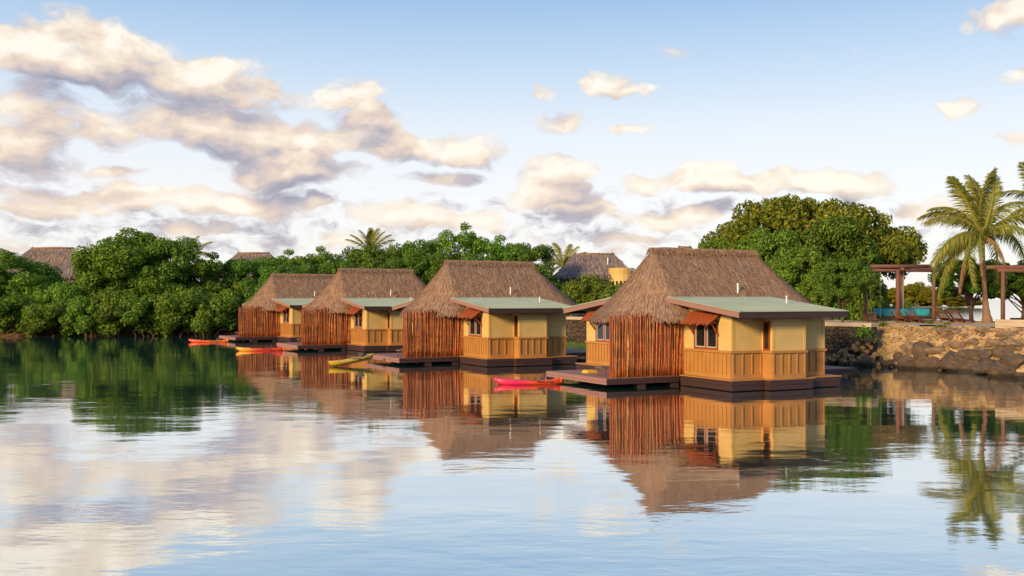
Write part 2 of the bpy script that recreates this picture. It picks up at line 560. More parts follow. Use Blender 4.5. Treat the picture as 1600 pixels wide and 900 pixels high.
def at(px, py=None, Y=None, z=0.0):
    """point of the place that stands at picture column px at depth Y (or on height z at picture row py)"""
    if Y is None:
        Y = (CAM_H - z) * F_PX / (py - HOR)
    x = (px - 800) / F_PX * Y
    if py is not None:
        z = CAM_H - (py - HOR) * Y / F_PX
    return Vector((x, Y, z))


# ------------------------------------------------------------------ water
wb = MB()
wb.add([(-4000, -300, 0), (4000, -300, 0), (4000, 8000, 0), (-4000, 8000, 0)], [(0, 1, 2, 3)])
tag(wb.build('water', M['water']), 'calm blue green lagoon mirroring bungalows and clouds', None, None, 'structure')

# ------------------------------------------------------------------ land
SHORE = [(90, 20), (40, 36), (23.0, 45.0), (20.6, 48.5), (18.2, 52.4), (15.2, 55.6), (4.7, 70.5), (-4, 82), (-13, 93.5), (-24, 97.5), (-30, 95), (-46, 93), (-60, 92), (-90, 88), (-200, 70)]
LAND = SHORE + [(-200, 240), (14, 240), (18, 90), (21, 77), (25, 71.5), (90, 62)]


def seg_dist(X, Y, pts, closed):
    d = np.full(X.shape, 1e9)
    n = len(pts)
    for i in range(n if closed else n - 1):
        (ax, ay), (bx, by) = pts[i], pts[(i + 1) % n]
        dx, dy = bx - ax, by - ay
        t = np.clip(((X - ax) * dx + (Y - ay) * dy) / (dx * dx + dy * dy), 0, 1)
        d = np.minimum(d, np.hypot(X - ax - t * dx, Y - ay - t * dy))
    return d


def inside(X, Y, pts):
    r = np.zeros(X.shape, bool)
    n = len(pts)
    for i in range(n):
        (ax, ay), (bx, by) = pts[i], pts[(i + 1) % n]
        cond = (ay > Y) != (by > Y)
        with np.errstate(divide='ignore', invalid='ignore'):
            xi = (bx - ax) * (Y - ay) / (by - ay + 1e-12) + ax
        r ^= cond & (X < xi)
    return r


def sm(x, a, b):
    t = np.clip((x - a) / (b - a), 0, 1)
    return t * t * (3 - 2 * t)


def ground_h(X, Y):
    X, Y = np.asarray(X, float), np.asarray(Y, float)
    d = seg_dist(X, Y, LAND, True)
    d = np.where(inside(X, Y, LAND), d, -d)
    d_front = seg_dist(X, Y, SHORE, False)
    rubble = -.6 + 2.6 * sm(d, -.9, 3.3)
    walled = -.6 + 2.6 * sm(d, 1.0, 2.0) + .9 * sm(d, -1.6, .9) * (d < 1.0) + .9 * (d >= 1.0) * (1 - sm(d, 1.0, 2.0))
    mud = -.6 + 1.05 * sm(d, -.8, .8) + 1.55 * sm(d, 3, 14)
    a = sm(X, 14.2, 16.2)
    b = sm(X, -12, -4)
    z = (mud * (1 - b) + walled * b) * (1 - a) + rubble * a
    back = -.6 + 2.6 * sm(d, -.5, 3.0)
    isback = sm(d_front - d, .5, 4)
    z = z * (1 - isback) + back * isback
    return z + .05 * np.sin(X * 1.7 + Y) * np.sin(Y * 1.3 - X * .6) * sm(d, .2, 1.5)


gx = np.concatenate([np.arange(-200, -60, 5.0), np.arange(-60, 45, .6), np.arange(45, 92, 3.0)])
gy = np.concatenate([np.arange(20, 40, 2.0), np.arange(40, 102, .6), np.arange(102, 241, 5.0)])
GX, GY = np.meshgrid(gx, gy)
GZ = ground_h(GX, GY)
V = np.stack([GX, GY, GZ], -1).reshape(-1, 3)
nx, ny = len(gx), len(gy)
I, J = np.meshgrid(np.arange(nx - 1), np.arange(ny - 1))
q0 = (J * nx + I).ravel()
FQ = np.stack([q0, q0 + 1, q0 + nx + 1, q0 + nx], -1)
keep = V[FQ][:, :, 2].max(1) > -.58
ground = link('ground', mesh_from('ground', V, FQ[keep], M['sand'], True))
tag(ground, 'sandy shore and grassy land behind the bungalows', None, None, 'structure')


def gz(x, y):
    return float(ground_h(np.array([x]), np.array([y]))[0])


# ------------------------------------------------------------------ thatch
rng = np.random.default_rng(7)


def thatch_roof(outline, ridge_a, ridge_b, z_eave, z_ridge, thick=.30, strands=26000, seed=1, slen=.5, swid=.032, flare=.10):
    """outline: eave polygon (x, y) samples; each eave point climbs to the nearest point of the ridge. Returns base and strand meshes' data."""
    r = np.random.default_rng(seed)
    O = np.array(outline, float)
    n = len(O)
    a, b = np.array(ridge_a, float), np.array(ridge_b, float)
    ab = b - a
    t = np.clip(((O - a) @ ab) / (ab @ ab), 0, 1)
    T = a + t[:, None] * ab
    K = 10

    def surf(e_idx, s):
        """e_idx float index along the outline, s 0..1 from eave to ridge"""
        i0 = np.floor(e_idx).astype(int) % n; i1 = (i0 + 1) % n; w = (e_idx - np.floor(e_idx))[:, None]
        e = O[i0] * (1 - w) + O[i1] * w
        g = T[i0] * (1 - w) + T[i1] * w
        xy = e + (g - e) * s[:, None]
        z = z_eave + (z_ridge - z_eave) * (s - flare * np.sin(np.pi * s) * (1 - s))
        z = z - .10 * np.clip(1 - s / .09, 0, 1) ** 2
        return np.column_stack([xy, z])

    Vb, Fb = [], []
    for kq in range(K + 1):
        Vb.append(surf(np.arange(n, dtype=float), np.full(n, kq / K * .999)))
    under = surf(np.arange(n, dtype=float), np.full(n, .06)); under[:, 2] -= thick
    Vb.append(under)
    inner = surf(np.arange(n, dtype=float), np.full(n, .5)); inner[:, 2] -= thick
    Vb.append(inner)
    Vb = np.concatenate(Vb)
    for kq in range(K):
        for j in range(n):
            Fb.append((kq * n + j, kq * n + (j + 1) % n, (kq + 1) * n + (j + 1) % n, (kq + 1) * n + j))
    for j in range(n):
        Fb.append(((K + 1) * n + j, (K + 1) * n + (j + 1) % n, (j + 1) % n, j))
        Fb.append(((K + 2) * n + j, (K + 2) * n + (j + 1) % n, (K + 1) * n + (j + 1) % n, (K + 1) * n + j))
    # strands
    seg = np.hypot(*(np.roll(O, -1, 0) - O).T)
    cum = np.concatenate([[0], np.cumsum(seg)])
    up = r.random(strands) * cum[-1]
    ii = np.clip(np.searchsorted(cum, up) - 1, 0, n - 1)
    e_idx = ii + (up - cum[ii]) / seg[ii]
    s = r.random(strands)
    # more strands low down where the eave is long, and a dense fringe at the eave
    s = np.where(r.random(strands) < .16, r.random(strands) * .05, s)
    s = s * .95
    p = surf(e_idx, s)
    p2 = surf(e_idx, np.clip(s + .05, 0, 1))
    dn = p - p2
    ln = np.linalg.norm(dn, axis=1, keepdims=True)
    dn = dn / np.maximum(ln, 1e-6)
    pe = surf(e_idx + .02, s)
    tg = pe - p
    tg = tg / np.maximum(np.linalg.norm(tg, axis=1, keepdims=True), 1e-9)
    nr = np.cross(tg, dn); nr = nr * np.sign(nr[:, 2:3] + 1e-9)
    L = slen * (.5 + r.random((strands, 1)))
    W = swid * (.5 + r.random((strands, 1)))
    side = tg + dn * r.normal(0, .25, (strands, 1))
    dirv = dn + tg * r.normal(0, .16, (strands, 1)) + nr * (.01 + .06 * r.random((strands, 1)))
    dirv /= np.linalg.norm(dirv, axis=1, keepdims=True)
    root = p + nr * (.008 + .03 * r.random((strands, 1))) - dn * L * .5
    tip = root + dirv * L
    tip[:, 2] -= (s < .05) * (r.random(strands) * .07)
    sv = side / np.linalg.norm(side, axis=1, keepdims=True) * W / 2
    SV = np.stack([root - sv, root + sv, tip + sv * .45, tip - sv * .45], 1).reshape(-1, 3)
    SF = np.arange(strands * 4).reshape(-1, 4)
    return (Vb, Fb), (SV, SF)


# ------------------------------------------------------------------ floating bungalow
UC, UW = 5.75, 11.5            # centre and whole depth of a bungalow's platform
ZL, ZD = .44, .39
UI, VI, RAIL = .44, .33, 1.50
BAYL, BAYR, BAYU, WR = 1.78, 3.42, -.16, 4.97
def roof_z(u): return 3.0 + .124 * (u + .75)


def make_bungalow():
    root = empty('floating_bungalow')
    rr = random.Random(3)
    # ---- platform
    plat = MB().box(.16, 5.25, .16, UW - .16, -.35, .38).box(BAYL - .1, BAYR + .1, -.16, .157, -.3, .38).box(BAYL - .1, BAYR + .1, UW - .157, UW + .16, -.3, .38).build('platform', M['dark'], root)
    for flip in (None, UW):
        e = .035
        for z0, z1, g in ((.225, .40, 0), (.03, .215, .015)):
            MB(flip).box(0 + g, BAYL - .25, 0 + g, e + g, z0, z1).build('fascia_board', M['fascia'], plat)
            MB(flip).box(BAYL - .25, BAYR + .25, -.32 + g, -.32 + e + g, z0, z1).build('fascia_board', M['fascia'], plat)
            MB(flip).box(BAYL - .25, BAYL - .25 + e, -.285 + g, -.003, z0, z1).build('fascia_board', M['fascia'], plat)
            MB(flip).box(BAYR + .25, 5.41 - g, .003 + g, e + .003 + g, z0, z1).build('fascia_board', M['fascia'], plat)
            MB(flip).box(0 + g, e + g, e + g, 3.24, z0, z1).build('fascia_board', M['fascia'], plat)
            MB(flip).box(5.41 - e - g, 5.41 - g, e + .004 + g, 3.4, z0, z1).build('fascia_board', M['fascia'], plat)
        MB(flip).box(-.03, 5.44, -.03, 3.26, .402, ZL).box(BAYL - .28, BAYR + .28, -.35, -.032, .404, ZL - .002).build('ledge', M['ochre'], plat)
    # ---- decks: a screened one on the left, a plain one on the right
    for (x0, x1, y0, y1) in ((-3.46, -.04, 3.26, 8.05), (5.45, 9.75, 3.5, 8.0)):
        dk = MB().box(x0 + .06, x1, y0 + .06, y1 - .06, .16, .345).build('deck_frame', M['dark'], root)
        pl = MB()
        y = y0
        while y < y1 - .05:
            w = min(.138, y1 - y)
            pl.box(x0, x1, y, y + w - .008, .348, ZD + rr.uniform(-.002, .002))
            y += .14
        tag(pl.build('deck_boards', M['deck'], dk), kind='stuff')
        for (a0, a1, b0, b1) in ((x0, x1, y0 - .03, y0), (x0, x1, y1, y1 + .03), (x0 - .03, x0, y0 - .03, y1 + .03)):
            MB().box(a0, a1, b0, b1, .262, .38).build('fascia_board', M['deck'] if a1 - a0 < .1 else M['fascia'], dk)
            MB().box(a0 + .006, a1 - .006, b0 + .006, b1 - .006, .15, .252).build('fascia_board', M['deck'] if a1 - a0 < .1 else M['fascia'], dk)
        for sx in ((-1.95, -.35) if x0 < 0 else (6.6, 8.6)):
            for sy in (y0 + .05, (y0 + y1) / 2, y1 - .45):
                MB().box(sx, sx + .34, sy, sy + .34, -.5, .17).build('pile', M['fascia'], dk)
    # ---- wings: the near one and its mirror image at the back
    for flip in (None, UW):
        T = .09
        y_end = 3.45
        # walls above the rail
        MB(flip).prism_x(VI, VI + T, [(UI, RAIL), (1.24, RAIL), (1.24, roof_z(1.24) - .12), (UI, roof_z(UI) - .12)]).build('wall', M['cream'], root)
        MB(flip).prism_x(VI, VI + T, [(2.77, RAIL), (y_end, RAIL), (y_end, roof_z(y_end) - .12), (2.77, roof_z(2.77) - .12)]).build('wall', M['cream'], root)
        MB(flip).prism_x(VI, VI + T, [(1.243, 2.66), (2.767, 2.66), (2.767, roof_z(2.77) - .12), (1.243, roof_z(1.24) - .12)]).build('wall', M['cream'], root)
        zt = roof_z(UI) - .12
        MB(flip).box(VI + T + .003, BAYL, UI, UI + T, RAIL, zt).build('wall', M['cream'], root)
        MB(flip).box(BAYL, BAYR, BAYU, BAYU + T, RAIL, roof_z(BAYU) - .12).build('wall', M['cream'], root)
        MB(flip).box(BAYL + .003, BAYL + T, BAYU + T + .002, -.03, RAIL, roof_z(-.1) - .12).build('wall', M['cream'], root)
        MB(flip).box(BAYL + .003, BAYL + T, .36, UI + T + .05, RAIL, roof_z(.3) - .12).build('wall', M['cream'], root)
        MB(flip).box(BAYL + .003, BAYL + T, -.028, .358, 2.62, roof_z(.1) - .12).build('wall', M['cream'], root)
        MB(flip).box(BAYR - T, BAYR - .003, BAYU + T + .002, UI + T + .05, RAIL, roof_z(.1) - .12).build('wall', M['cream'], root)
        MB(flip).box(BAYR + .002, WR, UI + .002, UI + T, RAIL, zt).build('wall', M['cream'], root)
        MB(flip).prism_x(WR - T, WR - .002, [(UI + T + .003, RAIL), (y_end, RAIL), (y_end, roof_z(y_end) - .12), (UI + T + .003, zt)]).build('wall', M['cream'], root)
        # wainscot below the rail, with battens
        def ws(b, along, lo, hi, pos, sign, name='wainscot'):
            w = b.build(name, M['ochre'], root)
            nb = max(2, int(round((hi - lo) / (.26 if along == 'y' else .40))))
            for i in range(nb + 1):
                c = lo + .03 + (hi - lo - .06) * i / nb
                q = MB(flip)
                if along == 'y':
                    q.box(pos - .045, pos - .001, c - .026, c + .026, .60, 1.41)
                else:
                    q.box(c - .026, c + .026, pos - .045, pos - .001, .60, 1.41)
                q.build('batten', M['ochre'], w)
            q = MB(flip)
            if along == 'y':
                q.box(pos - .048, pos - .001, lo, hi, ZL, .597)
            else:
                q.box(lo, hi, pos - .048, pos - .001, ZL, .597)
            q.build('skirting', M['ochre'], w)
        ws(MB(flip).box(VI, VI + .1, UI + .001, y_end, ZL, RAIL - .092), 'y', UI + .02, 3.3, VI, -1)
        ws(MB(flip).box(VI + .102, BAYL - .002, UI, UI + .1, ZL, RAIL - .092), 'x', VI + .03, BAYL - .03, UI, -1)
        ws(MB(flip).box(BAYL, BAYR, BAYU, BAYU + .1, ZL, RAIL - .092), 'x', BAYL + .02, BAYR - .02, BAYU, -1)
        MB(flip).box(BAYL + .001, BAYL + .1, BAYU + .102, UI + .1, ZL, RAIL - .092).build('wainscot', M['ochre'], root)
        MB(flip).box(BAYR - .1, BAYR - .001, BAYU + .102, UI + .1, ZL, RAIL - .092).build('wainscot', M['ochre'], root)
        ws(MB(flip).box(BAYR + .001, WR, UI + .001, UI + .1, ZL, RAIL - .092), 'x', BAYR + .03, WR - .02, UI, -1)
        MB(flip).box(WR - .1, WR - .001, UI + .102, y_end, ZL, RAIL - .092).build('wainscot', M['ochre'], root)
        # rails
        p = .07
        for (a0, a1, b0, b1) in ((VI - p, VI + .1, UI - p, 3.4), (VI + .1, BAYL - p - .001, UI - p, UI + .1), (BAYL - p, BAYR + p, BAYU - p, BAYU + .1),
                                 (BAYL - p, BAYL + .1, BAYU + .1, UI + .1), (BAYR - .1, BAYR + p, BAYU + .1, UI + .1), (BAYR + p + .001, WR + p, UI - p, UI + .1), (WR - .1, WR + p, UI + .1, 3.4)):
            MB(flip).box(a0, a1, b0, b1, RAIL - .09, RAIL - .004).build('rail', M['ochre'], root)
        # corner trims
        for (cx, cy) in ((VI, UI), (BAYL, BAYU), (BAYR, BAYU), (WR, UI)):
            s = 1 if cx in (VI, BAYL) else -1
            MB(flip).box(min(cx - s * .012, cx + s * .10), max(cx - s * .012, cx + s * .10), cy - .014, cy - .0015, RAIL + .002, roof_z(cy) - .1).build('corner_trim', M['trim'], root)
            MB(flip).box(min(cx - s * .014, cx - s * .0015), max(cx - s * .014, cx - s * .0015), cy - .012, cy + .10, RAIL + .002, roof_z(cy) - .1).build('corner_trim', M['trim'], root)
        # ---- big window on the left wall: two louvred sashes
        win = MB(flip).box(VI - .02, VI + .06, 1.245, 1.33, 1.49, 2.658).box(VI - .02, VI + .06, 2.68, 2.765, 1.49, 2.658).box(VI - .02, VI + .06, 1.33, 2.68, 1.49, 1.575).box(VI - .02, VI + .06, 1.33, 2.68, 2.575, 2.658).box(VI - .02, VI + .06, 1.955, 2.045, 1.575, 2.575).build('window', M['redwood'], root)
        for (a, b) in ((1.33, 1.955), (2.045, 2.68)):
            MB(flip).box(VI - .005, VI + .03, a + .002, a + .05, 1.577, 2.573).box(VI - .005, VI + .03, b - .05, b - .002, 1.577, 2.573).box(VI - .005, VI + .03, a + .05, b - .05, 1.577, 1.62).box(VI - .005, VI + .03, a + .05, b - .05, 2.53, 2.573).build('sash', M['silver'], win)
            for i in range(6):
                z = 1.62 + .1517 * i
                MB(flip).prism_y(a + .05, b - .05, [(VI + .012, z + .002), (VI + .02, z), (VI + .05, z + .158), (VI + .042, z + .16)]).build('louvre_pane', M['glass'], win)
        MB(flip).box(VI + .07, VI + .08, 1.33, 2.68, 1.57, 2.6).build('window_backing', M['dark'], win)  # near-black sheet closing the opening behind the louvre panes
        # ---- slit window in the side of the bay
        sw = MB(flip).box(BAYL - .02, BAYL + .06, -.025, .035, 1.50, 2.615).box(BAYL - .02, BAYL + .06, .295, .355, 1.50, 2.615).box(BAYL - .02, BAYL + .06, .035, .295, 1.50, 1.565).box(BAYL - .02, BAYL + .06, .035, .295, 2.55, 2.615).build('slit_window', M['redwood'], root)
        for i in range(6):
            z = 1.566 + .164 * i
            MB(flip).prism_y(.035, .295, [(BAYL + .002, z + .002), (BAYL + .01, z), (BAYL + .04, z + .158), (BAYL + .032, z + .16)]).build('louvre_pane', M['glass'], sw)
        MB(flip).box(BAYL + .062, BAYL + .07, .03, .3, 1.55, 2.6).build('window_backing', M['dark'], sw)  # near-black backing sheet behind the slit window's panes
        # ---- awning of canes over the big window
        aw = MB(flip).beam((VI - .01, 1.05, 2.90), (VI - .01, 2.85, 2.90), .05, .06).beam((VI - .58, 1.05, 2.50), (VI - .58, 2.85, 2.50), .04, .04).beam((VI - .01, 1.15, 2.87), (VI - .60, 1.15, 2.475), .04, .05).beam((VI - .01, 2.75, 2.87), (VI - .60, 2.75, 2.475), .04, .05).build('awning', M['redwood'], root)
        for yb in (1.2, 2.72):
            MB(flip).beam((VI - .02, yb, 2.05), (VI - .42, yb, 2.58), .05, .05).build('awning_bracket', M['redwood'], aw)
        for i in range(24):
            y = 1.0 + 1.9 * (i + .5) / 24
            o1, o2 = rr.uniform(-.02, .02), rr.uniform(-.05, .06)
            MB(flip).tube([(VI - .0 + .0, y, 2.965 + o1 * .3), (VI - .34, y + o1, 2.735), (VI - .66 - o2, y + o1 * 1.5, 2.50 - o2 * .7)], [.040, .042, .036], 6).build('cane', M['slat'], aw)
        # ---- lean-to roof of corrugated steel
        xa, xb, y0, y1 = -.27, 5.05, -.75, 3.7
        nW = 45; xs = np.linspace(xa, xb, nW * 6 + 1)
        zc = .011 * np.cos((xs - xa) / (xb - xa) * nW * 2 * math.pi)
        v2, f2 = [], []
        for (yy, up) in ((y0 - .04, .012), (y1, .012), (y1, 0), (y0 - .04, 0)):
            for x_, c_ in zip(xs, zc):
                v2.append((x_, yy, roof_z(yy) + c_ + up))
        m_ = len(xs)
        for a, b in ((0, 1), (2, 3), (3, 0)):
            for j in range(m_ - 1):
                f2.append((a * m_ + j, a * m_ + j + 1, b * m_ + j + 1, b * m_ + j))
        rf = MB(flip).add(v2, f2).build('metal_roof', M['greenroof'], root, True)
        MB(flip).add([(xa - .035, y0 - .04, roof_z(y0) + .03), (xa + .07, y0 - .04, roof_z(y0) + .03), (xa + .07, y1, roof_z(y1) + .03), (xa - .035, y1, roof_z(y1) + .03),
                      (xa - .035, y0 - .04, roof_z(y0) - .02), (xa + .07, y0 - .04, roof_z(y0) + .018), (xa + .07, y1, roof_z(y1) + .018), (xa - .035, y1, roof_z(y1) - .02)],
                     [(0, 1, 2, 3), (4, 7, 6, 5), (0, 4, 5, 1), (1, 5, 6, 2), (2, 6, 7, 3), (3, 7, 4, 0)]).build('barge_flashing', M['greenroof'], rf)
        MB(flip).box(xa - .01, xb + .01, y0 - .005, y0 + .03, roof_z(y0) - .235, roof_z(y0) - .022).build('fascia_board', M['fascia'], rf)
        for xx in (xa - .012, xb - .022):
            MB(flip).prism_x(xx, xx + .034, [(y0 + .033, roof_z(y0) - .22), (y1, roof_z(y1) - .22), (y1, roof_z(y1) - .024), (y0 + .033, roof_z(y0) - .024)]).build('barge_board', M['deck'], rf)
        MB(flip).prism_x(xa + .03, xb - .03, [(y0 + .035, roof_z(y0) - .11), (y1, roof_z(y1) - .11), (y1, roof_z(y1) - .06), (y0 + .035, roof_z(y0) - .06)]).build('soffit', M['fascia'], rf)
        vp = MB(flip).tube([(3.97, 1.5, roof_z(1.5) - .1), (3.97, 1.5, 3.55)], .028, 8).tube([(3.97, 1.5, 3.52), (3.97, 1.5, 3.60)], .040, 8).build('vent_pipe', M['white'], rf, True)
    # ---- inner room and its glazed door under the thatch
    MB().box(.5, 5.3, 3.5, 4.6, ZL, 3.0).box(.5, 5.3, 6.9, 8.0, ZL, 3.0).box(5.2, 5.3, 4.6, 6.9, ZL, 3.0).box(.5, .6, 4.6, 6.9, 2.55, 3.0).build('room_wall', M['cream'], root)
    dr = MB().box(.50, .58, 4.6, 4.7, ZL, 2.55).box(.50, .58, 6.8, 6.9, ZL, 2.55).box(.50, .58, 5.7, 5.8, ZL, 2.55).box(.50, .58, 4.7, 6.8, 2.45, 2.55).build('door', M['redwood'], root)
    MB().box(.53, .55, 4.7, 6.8, ZL, 2.45).build('pane', M['glass'], dr)
    # ---- cane screen
    scr = MB().tube([(-3.1, 3.52, 2.38), (.35, 3.52, 2.42)], .03, 6).tube([(-3.1, 3.52, .62), (.35, 3.52, .62)], .03, 6).tube([(-3.1, 3.52, 1.5), (.35, 3.52, 1.46)], .03, 6).box(-3.13, -3.05, 3.49, 3.57, ZD, 2.82).build('cane_screen', M['redwood'], root)
    variants = []
    for i in range(7):
        pts, rad = [], []
        bx, by = rr.uniform(-.02, .02), rr.uniform(-.012, .012)
        base = rr.uniform(.024, .040)
        for s in range(7):
            t = s / 6
            pts.append((bx * math.sin(t * 3.1 + i) + rr.uniform(-.005, .005), by * math.sin(t * 5 + i), t * 2.46))
            rad.append(base * (1 - .18 * t) * rr.uniform(.9, 1.12))
        variants.append(MB().tube(pts, rad, 6).mesh('cane', M['bamboo'], True))
    x = -3.04
    while x < .42:
        if not (rr.random() < .05):
            link('cane', rr.choice(variants), scr, (x, 3.46 + rr.uniform(-.02, .03), ZD + .004), (0, rr.uniform(-.020, .020), rr.uniform(0, 6.2)), (rr.uniform(.75, 1.25), rr.uniform(.75, 1.1), rr.uniform(.93, 1.02)))
        if rr.random() < .6:
            link('cane', rr.choice(variants), scr, (x + .03, 3.575 + rr.uniform(-.01, .02), ZD + .004), (0, rr.uniform(-.03, .03), rr.uniform(0, 6.2)), (.7, .7, rr.uniform(.85, .98)))
        x += rr.uniform(.030, .056)
    # ---- thatch
    outl = []
    for i in range(33):
        th = -math.pi / 2 - math.pi * i / 32
        c_, s_ = math.cos(th), math.sin(th)
        outl.append((.1 + 2.2 * math.copysign(abs(c_) ** 1.18, c_), UC + 2.95 * math.copysign(abs(s_) ** 1.18, s_)))
    for i in range(1, 24):
        outl.append((.1 + (6.4 - .1) * i / 24, UC + 2.95))
    for i in range(33):
        th = math.pi / 2 - math.pi * i / 32
        outl.append((6.4 + 2.8 * math.cos(th), UC + 2.95 * math.sin(th)))
    for i in range(1, 24):
        outl.append((6.4 - (6.4 - .1) * i / 24, UC - 2.95))
    (bv, bf), (sv, sf) = thatch_roof(outl, (.45, UC), (5.72, UC), 2.80, 5.52, strands=52000, seed=4, slen=.42, swid=.026)
    th = link('thatched_roof', mesh_from('thatched_roof', bv, bf, M['thatchbase'], True), root)
    tag(link('thatch_strands', mesh_from('thatch_strands', sv, sf, M['thatch']), th), kind='stuff')
    # ridge roll with its own short strands
    r2 = np.random.default_rng(9)
    rb = MB().tube([(.30 + 5.57 * i / 14, UC + r2.uniform(-.02, .02), 5.53 + r2.uniform(-.02, .025)) for i in range(15)], [.10] + [float(r2.uniform(.12, .16)) for _ in range(13)] + [.09], 9)
    rc = rb.build('ridge_roll', M['thatchbase'], th, True)
    n = 2600
    xx = r2.uniform(.25, 5.95, n); an = r2.uniform(.1, math.pi - .1, n); rad = .14
    px_ = np.column_stack([xx, UC + rad * np.cos(an), 5.53 + rad * np.sin(an)])
    tgt = px_ + np.column_stack([r2.normal(0, .10, n), np.sign(np.cos(an)) * (.08 + .14 * r2.random(n)), -.06 - .2 * np.abs(np.cos(an))])
    wv = np.column_stack([np.full(n, .014), np.zeros(n), np.zeros(n)])
    SV = np.stack([px_ - wv, px_ + wv, tgt + wv * .5, tgt - wv * .5], 1).reshape(-1, 3)
    tag(link('ridge_strands', mesh_from('ridge_strands', SV, np.arange(4 * n).reshape(-1, 4), M['thatch']), th), kind='stuff')
    MB().tube([(3.5, 3.95, 3.5), (3.5, 3.95, 4.08)], .035, 8).tube([(3.5, 3.95, 4.05), (3.5, 3.95, 4.13)], .05, 8).build('vent_pipe', M['white'], root, True)
    return root


BUNGALOWS = [(8.2, 37.05, 26.6), (-1.27, 50.65, 28.6), (-9.67, 65.24, 29.55), (-17.72, 79.56, 31.5)]
B_LABEL = ['nearest thatched floating bungalow, beside the rocky bank, with pink kayak at its deck',
           'thatched floating bungalow second nearest, with yellow kayak at its deck',
           'thatched floating bungalow third from the rocky bank, partly hidden by its neighbour',
           'farthest thatched floating bungalow, beside the leafy left bank']
proto = make_bungalow()
for i, (x, y, a) in enumerate(BUNGALOWS):
    o = proto if i == 0 else copy_tree(proto)
    o.location = (x, y, 0); o.rotation_euler = (0, 0, R(a))
    tag(o, B_LABEL[i], 'bungalow', 'thatched bungalows floating in a row')


def local(bi, v, u, z):
    x, y, a = BUNGALOWS[bi]; a = R(a)
    return Vector((x + math.cos(a) * v - math.sin(a) * u, y + math.sin(a) * v + math.cos(a) * u, z))


# ------------------------------------------------------------------ deck loungers
M['loungewood'] = wood('weathered_lounger_wood', (.20, .15, .125), (.10, .07, .06), 0, .6)


def make_lounger():
    root = empty('sun_lounger')
    fr = MB().box(0, 1.9, -.30, -.25, .30, .36).box(0, 1.9, .25, .30, .30, .36).box(0, .05, -.25, .25, .30, .36).box(1.85, 1.9, -.25, .25, .30, .36).build('frame', M['loungewood'], root)
    for i in range(10):
        x = .08 + i * .115
        MB().box(x, x + .09, -.25, .25, .362, .382).build('slat', M['loungewood'], fr)
    a = R(32)
    for i in range(7):
        d0 = .02 + i * .105
        c, s = math.cos(a), math.sin(a)
        p = (1.22 + d0 * c, 0, .37 + d0 * s)
        MB().beam((1.22 + d0 * c, -.26, .37 + d0 * s), (1.22 + d0 * c, .26, .37 + d0 * s), .085, .03).build('backrest_slat', M['loungewood'], root)
    bs = MB()
    for s_ in (-.27, .27):
        bs.beam((1.2, s_, .36), (1.2 + .78 * math.cos(a), s_, .36 + .78 * math.sin(a)), .03, .05)
    bs.beam((1.75, -.2, .33), (1.62, -.2, .6), .03, .03).beam((1.75, .2, .33), (1.62, .2, .6), .03, .03)
    bs.build('backrest_frame', M['loungewood'], root)
    for x in (.18, 1.62):
        for s_ in (-.275, .275):
            MB().beam((x, s_, .31), (x - .10, s_, 0), .05, .05).build('leg', M['loungewood'], root)
    return root


lg = make_lounger()
L_LABEL = ['wooden sun lounger on the deck of the nearest bungalow', 'wooden sun lounger on the deck beside the yellow kayak',
           'wooden sun lounger on the deck of the third bungalow', 'wooden sun lounger on the deck of the farthest bungalow']
for i in range(4):
    o = lg if i == 0 else copy_tree(lg)
    o.location = local(i, -3.02, 4.55 + .05 * i, ZD + .004)
    o.rotation_euler = (0, 0, R(BUNGALOWS[i][2] - 4))
    tag(o, L_LABEL[i], 'sun lounger', 'sun loungers on the bungalow decks')
M['towel'] = mat('yellow_towel_cloth', lambda q: principled(q, (.80, .48, .03), .9))
tw = MB()
p0 = local(0, -2.35, 6.3, ZD)
for i in range(5):
    tw.box(-.3 + .02 * i, .34 - .05 * i, -.22 + .03 * i, .22, .003 + .022 * i, .022 + .022 * i)
o = tw.build('folded_towel', M['towel']); o.location = p0; o.rotation_euler = (0, 0, R(30))
tag(o, 'bright yellow folded towel lying on the nearest bungalow deck', 'towel')


# ------------------------------------------------------------------ kayaks
def kayak_mat(name, c0, c1, x0, x1):
    def b(q):
        o = q.n('ShaderNodeTexCoord').outputs['Object']
        s = q.n('ShaderNodeSeparateXYZ'); q.put(s.inputs[0], o)
        w = q.m('MULTIPLY_ADD', q.noise(o, 5, 4, .6), .5, q.m('SUBTRACT', s.outputs[0], .25))
        c = q.mix(q.maprange(w, x0, x1), c0, c1)
        n = q.noise(o, 14, 4, .6)
        c = q.mix(q.maprange(n, .55, .8, 0, .25), c, (.12, .05, .03))
        return principled(q, c, .33, bump(q, n, .12, .01), 0, .45)
    return mat(name, b)


M['decal'] = mat('dark_hull_decal', lambda q: principled(q, (.05, .02, .015), .5))
M['seat'] = mat('dark_grey_seat_pad', lambda q: principled(q, (.05, .05, .055), .8))


